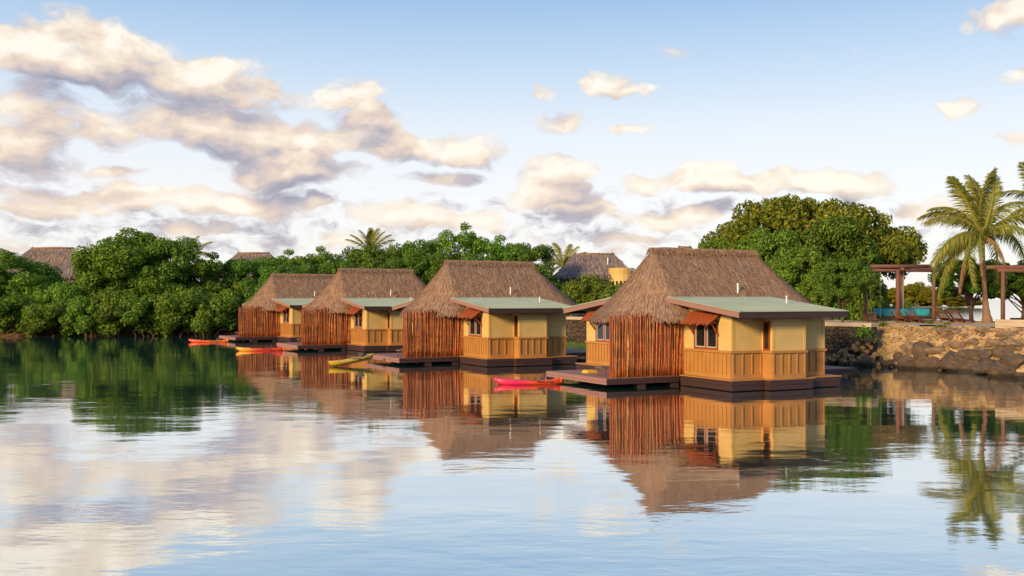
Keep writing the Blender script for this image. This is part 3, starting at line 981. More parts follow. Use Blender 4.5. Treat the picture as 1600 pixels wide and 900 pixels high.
def make_kayak(material, length=3.1, deco=True):
    """bow at x = 0, stern at x = length, waterline z = 0"""
    root = empty('kayak')
    n, K = 30, 18
    V, Fc = [], []
    for i in range(n + 1):
        t = i / n
        x = t * length
        w = .36 * (math.sin(math.pi * min(1, max(0, t)) ** .86)) ** .62 + .004
        keel = -.09 + .22 * max(0, 1 - t / .16) ** 2 + .12 * max(0, (t - .9) / .1) ** 2
        sheer = .185 + .075 * max(0, 1 - t / .34) ** 1.6 + .045 * max(0, (t - .72) / .28) ** 1.5
        xk = x
        for j in range(K):
            a = 2 * math.pi * j / K
            cy, cz = math.cos(a), math.sin(a)
            y = w * math.copysign(abs(cy) ** .75, cy)
            mid = sheer - .10
            z = mid + (sheer - mid) * math.copysign(abs(cz) ** .8, cz) if cz > 0 else mid + (mid - keel) * math.copysign(abs(cz) ** .8, cz)
            # sit-on-top recess: seat and foot wells
            if cz > .55 and abs(cy) < .82:
                for (c0, hw, dp) in ((.60, .13, .10), (.40, .10, .075), (.84, .06, .06)):
                    f = max(0, 1 - ((t - c0) / hw) ** 2)
                    z -= dp * f ** .5 * (1 - abs(cy) ** 3)
            rake = .10 * (z - keel) / .3 if t < .06 else 0
            V.append((xk - rake * (1 - t / .06) + 0, y, z))
    for i in range(n):
        for j in range(K):
            Fc.append((i * K + j, i * K + (j + 1) % K, (i + 1) * K + (j + 1) % K, (i + 1) * K + j))
    Fc.append(tuple(range(K))); Fc.append(tuple(reversed(range(n * K, n * K + K))))
    link('hull', mesh_from('hull', V, Fc, material, True), root)
    sp = MB().prism_y(-.2, .2, [(length * .70, .10), (length * .735, .10), (length * .76, .36), (length * .735, .37)]).prism_y(-.19, .19, [(length * .56, .085), (length * .70, .085), (length * .70, .115), (length * .56, .115)])
    sp.build('seat', M['seat'], root)
    MB().tube([(.16, 0, .32), (.18, 0, .36), (.30, 0, .36), (.32, 0, .31)], .014, 6).build('carry_handle', M['seat'], root)
    if deco:
        # dark maker's marks along the side, too small to read
        d = MB()
        for s in (-1, 1):
            for (x, wd, hh) in ((1.72, .07, .05), (1.81, .05, .055), (1.88, .08, .045), (1.98, .05, .05), (2.12, .09, .05), (2.23, .05, .045), (2.30, .10, .05)):
                yy = s * .366
                d.box(x, x + wd, min(yy, yy + s * .004), max(yy, yy + s * .004), .075, .075 + hh)
        d.build('side_mark', M['decal'], root)
        d = MB().box(.5, .56, -.262, -.25, .13, .18)
        d.build('round_mark', M['decal'], root)
    return root


KAY = [('pink and red kayak floating beside the nearest deck', kayak_mat('pink_red_plastic', (.80, .02, .09), (.78, .075, .012), .95, 1.75), at(772, 601), 5, 0, .04, 2.75),
       ('yellow kayak with its stern pulled up against a deck', kayak_mat('yellow_plastic', (.78, .47, .012), (.80, .50, .015), 1, 2), at(512, 573.5), 47, -6.0, .05, 3.0),
       ('kayak fading from yellow bow to red stern', kayak_mat('yellow_red_plastic', (.82, .33, .015), (.72, .055, .02), .55, 1.5), at(369, 548.5), 8, 0, .03, 3.1),
       ('orange red kayak, farthest of the kayaks, near the leafy bank', kayak_mat('orange_red_plastic', (.80, .075, .015), (.80, .17, .02), .8, 2.2), at(295, 535), 5, 0, .03, 3.1)]
for (lab, m_, loc, rz, pitch, dz, ln) in KAY:
    kq = make_kayak(m_, ln)
    kq.location = (loc.x, loc.y, dz); kq.rotation_euler = Euler((0, R(pitch), R(rz)), 'XYZ')
    tag(kq, lab, 'kayak', 'kayaks moored at the decks')
ra, rb_ = local(0, -3.5, 7.2, .36), Vector((1.9, 40.5, .24))
pts = [ra.lerp(rb_, i / 8) - Vector((0, 0, .35 * math.sin(math.pi * i / 8))) for i in range(9)]
tag(MB().tube(pts, .008, 5).build('mooring_rope', M['rope']), 'thin pale rope tying the pink kayak to the nearest deck', 'rope')


# ------------------------------------------------------------------ trees
def leaf_cloud(centres, radii, per, size, seed, up=.35, squash=.8):
    """leaf quads spread over the shells of clumps; returns vertex and face arrays"""
    r = np.random.default_rng(seed)
    cs, rs = np.array(centres, float), np.array(radii, float)
    cnt = np.maximum(8, (per * rs ** 2 / np.mean(rs ** 2))).astype(int)
    idx = np.repeat(np.arange(len(cs)), cnt)
    n = len(idx)
    d = r.normal(size=(n, 3)); d /= np.linalg.norm(d, axis=1, keepdims=True)
    rad = rs[idx] * (.45 + .6 * r.random(n) ** .5)
    d2 = d * np.array([1, 1, squash])
    p = cs[idx] + d2 * rad[:, None]
    nrm = d + r.normal(size=(n, 3)) * .55 + np.array([0, 0, up])
    nrm /= np.linalg.norm(nrm, axis=1, keepdims=True)
    a = np.cross(nrm, r.normal(size=(n, 3))); a /= np.linalg.norm(a, axis=1, keepdims=True)
    b = np.cross(nrm, a)
    L = size * (.6 + .8 * r.random((n, 1))); W = L * (.36 + .2 * r.random((n, 1)))
    bend = nrm * L * .12
    V = np.stack([p - a * L * .5 - bend, p + b * W * .5, p + a * L * .5 - bend, p - b * W * .5], 1).reshape(-1, 3)
    return V, np.arange(n * 4).reshape(-1, 4)


def crown_clumps(rx, ry, rz, n, cr, seed, zc=0.0, lower=-.75, bias=.76):
    r = random.Random(seed)
    cs, rs = [], []
    i = 0
    while len(cs) < n:
        i += 1
        v = Vector((r.gauss(0, 1), r.gauss(0, 1), r.gauss(0, 1))).normalized()
        if v.z < lower: continue
        q = bias + (1.10 - bias) * r.random() if r.random() < .8 else r.random() * .7
        cs.append((v.x * rx * q, v.y * ry * q, zc + v.z * rz * q))
        rs.append(cr * r.uniform(.5, 1.3))
    return cs, rs


TREE_MESH = {}


def tree_proto(key, rx, ry, rz, n, cr, per, leaf, seed, material, trunk_h=2.0, zc=None, lower=-.75, squash=.8, tr=.16):
    """crown and trunk meshes of one kind of tree standing on z = 0"""
    zc = zc if zc is not None else trunk_h + rz * .75
    cs, rs = crown_clumps(rx, ry, rz, n, cr, seed, zc, lower)
    V, Fq = leaf_cloud(cs, rs, per, leaf, seed, squash=squash)
    b = MB()
    r = random.Random(seed + 5)
    b.tube([(0, 0, -.3), (r.uniform(-.1, .1), 0, trunk_h * .5), (r.uniform(-.2, .2), r.uniform(-.2, .2), trunk_h), (r.uniform(-.4, .4), r.uniform(-.3, .3), zc)], [tr * 1.35, tr, tr * .85, tr * .4], 7)
    for c in sorted(cs, key=lambda q: r.random())[:min(22, n)]:
        s = Vector((0, 0, trunk_h * r.uniform(.45, 1.05)))
        e = Vector(c) * .94 + Vector((0, 0, 0))
        mid = s.lerp(e, .5) + Vector((r.uniform(-.3, .3), r.uniform(-.3, .3), .25))
        b.tube([s, mid, e], [tr * .45, tr * .28, tr * .10], 5)
    TREE_MESH[key] = (mesh_from('crown', V, Fq, material), b.mesh('trunk', M['bark'], True))


def tree(key, name, label, x, y, s=1.0, rz=0.0, sz=None, cat='tree', group=None, z=None, mat_=None):
    cm, tm = TREE_MESH[key]
    root = empty(name, (x, y, (gz(x, y) if z is None else z) - .05), rz)
    root.scale = (s, s, sz or s)
    link('crown', cm, root); link('trunk', tm, root)
    tag(root, label, cat, group)
    return root


tree_proto('big', 4.6, 4.4, 4.0, 108, 1.15, 420, .30, 11, M['leaf'], 2.2, zc=5.2, lower=-.9)
tree_proto('round', 3.6, 3.4, 3.2, 81, 0.95, 380, .27, 12, M['leafdark'], 1.6, zc=3.9, lower=-.95)
tree_proto('loose', 2.9, 2.7, 3.4, 62, 0.80, 300, .26, 13, M['leaf'], 2.0, zc=4.3, lower=-.9)
tree_proto('bush', 2.2, 1.9, 1.5, 45, 0.68, 260, .23, 14, M['leaf'], .5, zc=1.3, lower=-.6, tr=.09)
tree_proto('shrub', 1.6, 1.5, 1.3, 26, .55, 240, .19, 15, M['leafbright'], .4, zc=1.15, lower=-.7, tr=.07)
tree_proto('umbrella', 8.2, 6.4, 3.7, 210, 1.12, 330, .34, 16, M['leafgold'], 4.0, zc=5.6, lower=-.16, squash=.7, tr=.34)
tree_proto('front', 3.6, 3.2, 4.2, 94, 1.00, 430, .30, 17, M['leafdark'], 2.2, zc=4.9, lower=-.95, tr=.18)
tree_proto('light', 3.3, 2.9, 3.5, 81, 0.90, 400, .27, 18, M['leafbright'], 2.2, zc=4.6, lower=-.95, tr=.16)
tree_proto('shade', 3.4, 3.0, 2.7, 78, 0.85, 380, .28, 27, M['leafdark'], 2.6, zc=5.0, lower=-.55, tr=.17)
tree_proto('far', 4.5, 4.0, 3.8, 60, 1.3, 190, .55, 19, M['leafyellow'], 1.0, zc=3.6, lower=-.9)


def px_tree(key, name, label, px, Y, top=None, s=1.0, rz=0.0, group=None, cat='tree', z=None, base_top=None, mat_=None):
    """place at picture column px, depth Y; top = picture row its crown reaches"""
    p = at(px, None, Y)
    g = gz(p.x, p.y) if z is None else z
    sz = s
    if top is not None:
        zt = CAM_H + (HOR - top) * Y / F_PX
        co = np.empty(len(TREE_MESH[key][0].vertices) * 3, np.float32)
        TREE_MESH[key][0].vertices.foreach_get('co', co)
        sz = (zt - g) / float(np.percentile(co[2::3], 99.8))
    return tree(key, name, label, p.x, p.y, s, rz, sz, cat, group, z)


LB = 'trees along the left bank and behind the bungalows'
px_tree('big', 'mangrove_tree', 'dark leafy tree at the left edge of the water bank', 10, 100, 392, 1.0, .3, LB)
px_tree('round', 'mangrove_tree', 'rounded tree half out of the left picture edge', -55, 99, 398, 1.2, 1.3, LB)
px_tree('big', 'mangrove_tree', 'tallest rounded green tree on the left bank', 210, 101, 361, 1.12, 1.1, LB)
px_tree('round', 'mangrove_tree', 'leafy tree on the left flank of the tallest bank tree', 160, 99, 392, .80, 2.2, LB)
px_tree('round', 'mangrove_tree', 'leafy tree on the right flank of the tallest bank tree', 272, 100, 372, 1.0, 4.2, LB)
px_tree('loose', 'mangrove_tree', 'spreading tree left of the farthest bungalow above the orange kayak', 338, 101, 396, 1.25, .9, LB)
px_tree('round', 'mangrove_tree', 'leafy tree just left of the farthest bungalow roof', 393, 103, 404, .9, 3.0, LB)
px_tree('loose', 'mangrove_tree', 'slim tree rising behind the farthest bungalow ridge', 452, 108, 391, 1.05, 2.0, LB)
px_tree('loose', 'mangrove_tree', 'tree with pointed top right of the farthest ridge', 500, 108, 386, 1.0, 5.0, LB)
px_tree('round', 'hedge_tree', 'dense tree below the small palm behind the third bungalow', 565, 103, 388, 1.0, .4, LB)
px_tree('round', 'hedge_tree', 'dense tree right of the small palm', 618, 101, 384, .95, 1.7, LB)
px_tree('round', 'hedge_tree', 'dense tree left of the tall loose tree', 668, 99, 375, .85, 2.9, LB)
px_tree('loose', 'hedge_tree', 'tallest loose branched tree behind the second bungalow', 722, 97, 350, .95, 3.6, LB)
px_tree('loose', 'hedge_tree', 'green tree over the ridge of the second bungalow', 778, 96, 369, 1.05, 4.4, LB)
px_tree('round', 'hedge_tree', 'dark green tree at the right end of the second ridge', 826, 94, 381, .72, 5.1, LB)
for i, (px, top) in enumerate([(430, 416), (478, 412), (530, 408), (592, 404), (645, 400), (698, 396), (752, 396), (806, 404), (850, 432)]):
    px_tree('round', 'hedge_tree', 'lower hedge tree ' + ['behind the left end of the farthest roof', 'behind the middle of the farthest roof', 'behind the left end of the third roof', 'under the small palm', 'behind the right end of the third roof', 'left under the tall loose tree', 'right under the tall loose tree', 'behind the right half of the second roof', 'beside the yellowish palm'][i], px, 95 + (i % 3) + (4 if i < 3 else 0), top, .8, i * 1.9, LB)
px_tree('shrub', 'shrub', 'bright shrub in front of the thatched house between two bungalows', 915, 78, 428, 1.15, .5, None, 'shrub')
px_tree('shrub', 'shrub', 'bright shrub close to the left eave of the nearest bungalow', 955, 77, 440, 1.1, 2.5, None, 'shrub')
px_tree('bush', 'shrub', 'low leafy shrub right of the second bungalow roof', 880, 80, 455, .9, 1.5, None, 'shrub')
BB = 'bushes overhanging the left waterline'
for i, (px, Y, top, s) in enumerate([(-30, 94.5, 455, 1.2), (28, 94.0, 462, 1.15), (84, 93.6, 470, 1.05), (96, 97, 440, .9), (135, 93.8, 463, 1.0), (185, 94.2, 455, 1.1), (232, 94.6, 460, 1.1), (283, 95.2, 452, 1.15), (330, 96.2, 458, 1.1), (368, 98, 452, 1.0), (60, 99, 445, 1.1), (110, 101, 440, .8)]):
    lab = ['leafy bush at the far left edge of the waterline', 'bush at the waterline below the left edge tree', 'bush at the waterline below the leftmost thatched roof',
           'upper bush in the gap below the leftmost thatched roof', 'waterline bush at the left foot of the tallest bank tree', 'waterline bush below the middle of the tallest bank tree',
           'waterline bush at the right foot of the tallest bank tree', 'waterline bush just left above the orange kayak', 'waterline bush above the orange kayak', 'bush touching the cane screen of the farthest bungalow',
           'bush filling the foot of the left edge tree', 'small bush below the leftmost thatched house'][i]
    px_tree('bush', 'waterside_bush', lab, px, Y - .7, top, s * 1.12, i * 1.3, BB, 'bush', z=None if Y > 96.5 else .0)
# roots at the waterline
r = random.Random(21)
rt = MB()
for i in range(44):
    x = r.uniform(-49, -25); y = 93.3 + r.uniform(-.9, .5) + (x > -32) * (x + 32) * .25
    a = r.uniform(0, 6.28); l = r.uniform(.4, 1.3)
    rt.tube([(x, y, -.1), (x + math.cos(a) * l * .4, y + math.sin(a) * .3, r.uniform(.25, .6)), (x + math.cos(a) * l, y + math.sin(a) * .6, r.uniform(.3, 1.1))], [.05, .04, .02], 5)
tag(rt.build('mangrove_roots', M['bark']), 'tangle of bare roots and branches along the left waterline', 'roots', None, 'stuff')

# right-hand trees
px_tree('umbrella', 'umbrella_tree', 'broad flat crowned golden green tree towering behind the nearest bungalow', 1262, 84, 312, 1.0, .2)
px_tree('front', 'broadleaf_tree', 'dense dark green tree in front of the golden crowned tree', 1300, 76, 342, .92, .8, None)
px_tree('shade', 'broadleaf_tree', 'dark leafy tree left of the blue swing bed', 1316, 63, 402, .48, 2.6, None)
px_tree('light', 'broadleaf_tree', 'light green tree directly behind the nearest thatched ridge', 1205, 77, 358, .95, 1.6, None)
px_tree('light', 'broadleaf_tree', 'light green tree at the left end of the golden crown', 1125, 82, 372, .95, 3.6, None)
px_tree('light', 'broadleaf_tree', 'smaller light green tree above the right end of the green roof', 1252, 74, 385, .75, 5.6, None)
for i, (px, Y, top, s) in enumerate([(1262, 72, 452, .8), (1308, 73, 462, .8), (1345, 74, 458, .85), (1385, 76, 466, .75), (1412, 77, 468, .7)]):
    px_tree('shrub', 'hedge_shrub', ['hedge shrub above the right end of the green roof', 'hedge shrub right of the green roof tip', 'hedge shrub by the left swing post', 'hedge shrub behind the blue swing bed', 'hedge shrub behind the middle swing posts'][i], px, Y, top, s, i * 1.1, 'hedge shrubs behind the swing bed', 'shrub')
px_tree('shade', 'shade_tree', 'dark leafy tree with leaning trunks behind the coconut palm', 1518, 67, 404, .72, .5, None)
px_tree('shade', 'shade_tree', 'dark leafy tree behind the right hand pergola', 1598, 67.5, 408, .70, 1.9, None)

# ------------------------------------------------------------------ palms
def frond_mesh(L, droop, rise, seed, material, n=62, leaf=.62, hang=.5):
    r = random.Random(seed)
    V, Fc = [], []
    mid = []
    N = 16
    for i in range(N + 1):
        t = i / N
        mid.append(Vector((L * (t - .12 * droop * t * t * t), .05 * math.sin(t * 3 + seed), L * (rise * t - droop * t * t))))
    b = MB().tube(mid, [.035 * (1 - .85 * i / N) + .004 for i in range(N + 1)], 5)
    for i in range(n):
        t = .10 + .90 * (i + .5) / n
        k_ = t * N; i0 = min(N - 1, int(k_)); p = mid[i0].lerp(mid[i0 + 1], k_ - i0)
        tg = (mid[i0 + 1] - mid[i0]).normalized()
        ll = leaf * (math.sin(math.pi * min(1, .12 + .80 * t)) ** .7) * r.uniform(.85, 1.1)
        for s in (-1, 1):
            side = Vector((0, s, 0))
            d = (tg * .62 + side * .75 + Vector((0, 0, .22 - hang * r.uniform(.4, 1.0)))).normalized()
            m1 = p + d * ll * .55
            e = m1 + (d + Vector((0, 0, -hang * 1.3))).normalized() * ll * .5
            w = tg * .0085
            b.add([p - w, p + w, m1 + w, m1 - w], [(0, 1, 2, 3)])
            b.add([m1 - w, m1 + w, e], [(0, 1, 2)])
    return b.mesh('frond', material)


FR = [frond_mesh(1, .72, .75, 1, M['palmleaf'], leaf=.28, hang=.75), frond_mesh(1, .98, .60, 2, M['palmleaf'], leaf=.29, hang=1.0), frond_mesh(1, .45, .85, 3, M['palmleaf'], leaf=.25, hang=.5),
      frond_mesh(1, 1.15, .28, 4, M['palmleaf'], leaf=.28, hang=1.2), frond_mesh(1, 1.25, .1, 5, M['palmdry'], leaf=.26, hang=1.4)]
# the meshes are one unit long: their stems and leaflets are scaled by the frond's own length
M['coconut'] = mat('brown_coconut_husk', lambda q: principled(q, (.20, .085, .02), .6))


def palm(label, base, top, fl, fronds, trunk_r=.16, group=None, name='coconut_palm'):
    root = empty(name, base)
    top = Vector(top) - Vector(base)
    b = MB()
    pts, rad = [], []
    N = 22
    for i in range(N + 1):
        t = i / N
        bow = Vector((.03 * top.length * math.sin(math.pi * t) * (1 if top.x < 0 else -1) * -.5, 0, 0))
        pts.append(top * t + bow)
        rad.append(trunk_r * (1.0 + 1.5 * math.exp(-t * 9)) * (1 - .35 * t) * (1.06 if i % 2 else .95))
    pts[0] = pts[0] - Vector((0, 0, .3))
    b.tube(pts, rad, 10)
    b.build('trunk', M['palmbark'], root, True)
    r = random.Random(len(label))
    for (azd, eld, kind, ls) in fronds:
        o = link('frond', FR[kind], root, top + Vector((0, 0, .05)), Euler((r.uniform(-.3, .3), -R(eld), R(azd)), 'XYZ'), (fl * ls,) * 3)
    for i in range(7):
        a = i * .9
        c = top + Vector((math.cos(a) * .2, math.sin(a) * .2, -.22 - .08 * (i % 2)))
        nut = MB().tube([c + Vector((0, 0, .13)), c + Vector((0, 0, .08)), c, c - Vector((0, 0, .08)), c - Vector((0, 0, .12))], [.02, .09, .115, .085, .02], 8)
        nut.build('coconut', M['coconut'], root, True)
    tag(root, label, 'palm tree', group)
    return root


# azimuth is measured in the ground plane: 0 points right in the picture, 180 left, 90 away, -90 to the viewer
PB = at(1543, None, 62); PB.z = gz(PB.x, PB.y)
PT = at(1536, 372, 62)
palm('tall coconut palm with drooping fronds on the right shore', PB, PT, 4.1,
     [(185, 12, 0, 1.0), (172, -18, 1, 1.0), (200, -5, 1, 1.0), (160, 30, 0, .95), (195, 42, 2, 1.0), (130, 55, 2, .95), (60, 62, 2, .95), (-40, 58, 2, 1.0), (15, 35, 0, 1.0), (-15, 15, 0, 1.0),
      (25, 5, 1, 1.0), (-50, 12, 1, .95), (-95, 25, 1, .6), (-140, 12, 3, .55), (212, -10, 3, .8), (90, 20, 0, .9), (110, -5, 1, .9), (40, 0, 3, .8), (240, 12, 3, .55), (-25, -12, 4, .55), (225, -16, 4, .45), (170, 42, 2, 1.0), (190, -10, 3, .95), (200, -5, 4, .7), (80, 40, 2, 1.0), (150, 20, 0, 1.05)], .15)
p2 = at(1640, None, 70); p2.z = gz(p2.x, p2.y)
palm('coconut palm at the right picture edge, only its left fronds in view', p2, at(1632, 330, 70), 3.6,
     [(180, 20, 0, 1), (195, 45, 2, 1), (160, -5, 1, 1), (200, -20, 3, .9), (0, 30, 0, 1), (90, 40, 0, 1), (-90, 20, 1, 1), (-30, 10, 1, 1), (120, 60, 2, .9)], .15)
p3 = at(578, None, 112); p3.z = gz(p3.x, p3.y)
palm('small palm crown rising above the hedge behind the third bungalow', p3, at(578, 397, 112), 3.1,
     [(180, 22, 2, .95), (172, 8, 2, 1), (150, 36, 2, 1), (60, 42, 2, 1.0), (100, 46, 2, 1.0), (8, 20, 2, 1), (-10, 6, 2, 1), (200, -12, 0, .9), (185, -34, 1, 1.1), (-90, 30, 0, .8), (0, -25, 0, .9), (20, 34, 2, .95), (-70, 40, 2, .9)], .14)
p4 = at(876, None, 104); p4.z = gz(p4.x, p4.y)
palm('yellowish palm beside the thatched house between two bungalows', p4, at(878, 418, 104), 2.7,
     [(170, 30, 2, 1), (120, 40, 2, 1.05), (20, 30, 2, 1), (8, 8, 2, 1.1), (190, 4, 0, .8), (200, -20, 1, .8), (-60, 30, 0, .8), (0, -20, 1, .8), (160, 12, 2, .9), (60, 40, 2, 1)], .13)
p5 = at(296, None, 116); p5.z = gz(p5.x, p5.y)
palm('palm peeping over the left bank trees with wind blown fronds', p5, at(293, 404, 116), 3.0,
     [(60, 36, 2, 1), (10, 12, 2, 1.1), (5, -6, 4, 1.15), (0, 2, 0, 1.1), (150, 24, 2, .9), (200, 0, 0, .9), (90, 36, 2, .9)], .14)

# ------------------------------------------------------------------ thatched houses on land
def house(label, pxl, pxr, y_ridge, Y, drop, over, wall_h, depth=6.0, bay=False, rot=0.0, strands=6000, seed=3):
    a, b = at(pxl, y_ridge, Y), at(pxr, y_ridge, Y)
    c = (a + b) / 2
    g = gz(c.x, c.y)
    root = empty('thatched_house', (c.x, c.y, g), R(rot))
    half = (b.x - a.x) / 2
    zr, ze = c.z - g, c.z - g - drop
    hw, hd = half + over, depth / 2
    outl = []
    for (x0, y0, x1, y1) in ((-hw, -hd, hw, -hd), (hw, -hd, hw, hd), (hw, hd, -hw, hd), (-hw, hd, -hw, -hd)):
        for i in range(14):
            t = i / 14
            outl.append((x0 + (x1 - x0) * t, y0 + (y1 - y0) * t))
    (bv, bf), (sv, sf) = thatch_roof(outl, (-half, 0), (half, 0), ze, zr, strands=strands, seed=seed, slen=.8, swid=.07)
    rf = link('roof', mesh_from('roof', bv, bf, M['thatchbase'], True), root)
    tag(link('thatch_strands', mesh_from('thatch_strands', sv, sf, M['thatchland']), rf), kind='stuff')
    MB().tube([(-half - .15, 0, zr + .02), (0, 0, zr + .05), (half + .15, 0, zr + .02)], [.1, .15, .1], 7).build('ridge_roll', M['thatchbase'], rf, True)
    MB().box(-hw + .7, hw - .7, -hd + .7, hd - .7, -.5, ze + .35).build('wall', M['greywall'], root)
    for i in range(int(hw * 2 / .42)):
        x = -hw + .15 + i * .42
        if x < hw - .15:
            MB().box(x, x + .30, -hd + .10, -hd + .13, ze - .42, ze + .05).build('fringe_board', M['fascia'], rf)
    for s in (-1, 1):
        w = MB().box(s * hw * .45 - .5, s * hw * .45 + .5, -hd + .64, -hd + .695, ze - 1.7, ze - .5).build('window', M['redwood'], root)
        MB().box(s * hw * .45 - .42, s * hw * .45 + .42, -hd + .62, -hd + .636, ze - 1.62, ze - .58).build('pane', M['glass'], w)
    tag(root, label, 'house', 'thatched houses on the land')
    return root, hw, hd, ze, zr


M['greywall'] = painted('grey_rendered_wall', (.30, .245, .205), .08, .8, .2)
def _landthatch(q):
    rp = q.n('ShaderNodeNewGeometry').outputs['Random Per Island']
    c = q.ramp(rp, [(0, (.10, .075, .070)), (.4, (.22, .165, .15)), (.8, (.30, .235, .21)), (1, (.38, .30, .26))])
    return principled(q, c, .85, None, 0, .2)
M['thatchland'] = mat('grey_weathered_thatch', _landthatch)
house('thatched house roof seen above the trees at far left', 50, 114, 388, 128, 3.6, 3.2, 3, 7.5)
house('thatched house roof above the trees left of the farthest bungalow', 372, 420, 396, 128, 3.2, 2.8, 3, 7)
hr, hw, hd, ze, zr = house('thatched house with round yellow bay between the two nearest bungalows', 897, 958, 398, 100, 2.15, 2.1, 3, 6.0)
house('thatched roof just visible over the ridge of the nearest bungalow', 1061, 1079, 387, 118, 3.0, 2.2, 3, 6, seed=8)
# round bay with windows on the right half of the house between the bungalows
N = 10
bay = []
for i in range(N + 1):
    th = math.pi + math.pi * i / N
    bay.append((2.55 + 1.3 * math.cos(th), -hd + .75 + 1.5 * math.sin(th)))
bw = MB()
for i in range(N):
    (x0, y0), (x1, y1) = bay[i], bay[i + 1]
    for (z0, z1) in ((-.5, ze - 1.55), (ze - .55, ze + .15)):
        bw.add([(x0, y0, z0), (x1, y1, z0), (x1, y1, z1), (x0, y0, z1)], [(0, 1, 2, 3)])
    f = .22
    xa_, ya_, xb_, yb_ = x0 + (x1 - x0) * f, y0 + (y1 - y0) * f, x1 - (x1 - x0) * f, y1 - (y1 - y0) * f
    for (p, q_, r_, s_) in ((x0, y0, xa_, ya_), (xb_, yb_, x1, y1)):
        bw.add([(p, q_, ze - 1.55), (r_, s_, ze - 1.55), (r_, s_, ze - .55), (p, q_, ze - .55)], [(0, 1, 2, 3)])
    pn = MB().add([(xa_, ya_ + .08, ze - 1.56), (xb_, yb_ + .08, ze - 1.56), (xb_, yb_ + .08, ze - .54), (xa_, ya_ + .08, ze - .54)], [(0, 1, 2, 3)])
    pn.build('bay_pane', M['glass'], hr)
bw.build('bay_wall', M['cream'], hr)
cap = MB()
for i in range(N):
    (x0, y0), (x1, y1) = bay[i], bay[i + 1]
    for j in range(3):
        t0, t1 = j / 3 + .02, (j + 1) / 3 - .02
        cap.add([(x0 + (x1 - x0) * t0, y0 + (y1 - y0) * t0 - .05, ze + .15), (x0 + (x1 - x0) * t1, y0 + (y1 - y0) * t1 - .05, ze + .15), (x0 + (x1 - x0) * t1, y0 + (y1 - y0) * t1 - .05, ze + .72), (x0 + (x1 - x0) * t0, y0 + (y1 - y0) * t0 - .05, ze + .72)], [(0, 1, 2, 3)])
cap.add([(x, y, ze + .70) for x, y in bay], [tuple(range(N + 1))])
cap.build('bay_parapet', M['trim'], hr)
MB().tube([(1.3, -1.3, ze + .4), (1.3, -1.3, zr - .35)], .06, 8).build('vent_pipe', M['white'], hr, True)

# ------------------------------------------------------------------ stone wall, rubble bank and rocks
def offset_path(pts, d):
    """points moved inland by d"""
    outp = []
    for i, (x, y) in enumerate(pts):
        a = Vector(pts[max(0, i - 1)]); b = Vector(pts[min(len(pts) - 1, i + 1)])
        t = (b - a).normalized()
        outp.append((x + t.y * d, y - t.x * d))
    return outp


WP = offset_path([(18.4, 52.0), (15.2, 55.6), (4.7, 70.5), (-4, 82), (-12, 92)], 1.1)
sw_root = empty('stone_wall', (0, 0, 0))
core, cop = MB(), MB()
SVs, SFs = [], []
nrock = 0
ico_v = np.array([(0, 0, 1), (.894, 0, .447), (.276, .851, .447), (-.724, .526, .447), (-.724, -.526, .447), (.276, -.851, .447), (.724, .526, -.447), (-.276, .851, -.447), (-.894, 0, -.447), (-.276, -.851, -.447), (.724, -.526, -.447), (0, 0, -1)])
ico_f = np.array([(0, 1, 2), (0, 2, 3), (0, 3, 4), (0, 4, 5), (0, 5, 1), (1, 6, 2), (2, 7, 3), (3, 8, 4), (4, 9, 5), (5, 10, 1), (6, 7, 2), (7, 8, 3), (8, 9, 4), (9, 10, 5), (10, 6, 1), (11, 7, 6), (11, 8, 7), (11, 9, 8), (11, 10, 9), (11, 6, 10)])
rg = np.random.default_rng(31)
for i in range(len(WP) - 1):
    a, b = Vector((*WP[i], 0)), Vector((*WP[i + 1], 0))
    t = (b - a).normalized(); nrm = Vector((t.y, -t.x, 0)) * -1      # towards the water
    core.beam(a + Vector((0, 0, .75)), b + Vector((0, 0, .75)), .45, 2.5)
    cop.beam(a + Vector((0, 0, 2.10)), b + Vector((0, 0, 2.10)), .75, .20)
    Ls = (b - a).length
    z = .0
    while z < 1.95:
        x = 0.0; hh = rg.uniform(.12, .20)
        while x < Ls:
            w = rg.uniform(.09, .34)
            c = a + t * (x + w / 2) + nrm * (.22 + rg.uniform(-.02, .03)) + Vector((0, 0, min(1.93, z + hh / 2 + rg.uniform(-.07, .07))))
            v = ico_v * (1 + rg.uniform(-.18, .18, (12, 1)))
            rt_ = rg.normal(0, .45); vx, vz = v[:, :1] * w * .55, v[:, 2:3] * hh * rg.uniform(.45, .75)
            pt = np.array(c)[None] + (vx * math.cos(rt_) - vz * math.sin(rt_)) * np.array(t)[None] + v[:, 1:2] * np.array(nrm)[None] * rg.uniform(.08, .13) + (vx * math.sin(rt_) + vz * math.cos(rt_)) * np.array([[0, 0, 1]])
            SVs.append(pt); SFs.append(ico_f + 12 * nrock); nrock += 1
            x += w
        z += hh * .93
core.build('wall_core', M['mortar'], sw_root)
cop.build('coping', M['concrete'], sw_root)
tag(link('stones', mesh_from('stones', np.concatenate(SVs), np.concatenate(SFs), M['wallstone']), sw_root), kind='stuff')
tag(sw_root, 'dark volcanic stone retaining wall with pale concrete coping behind the bungalows', 'wall')


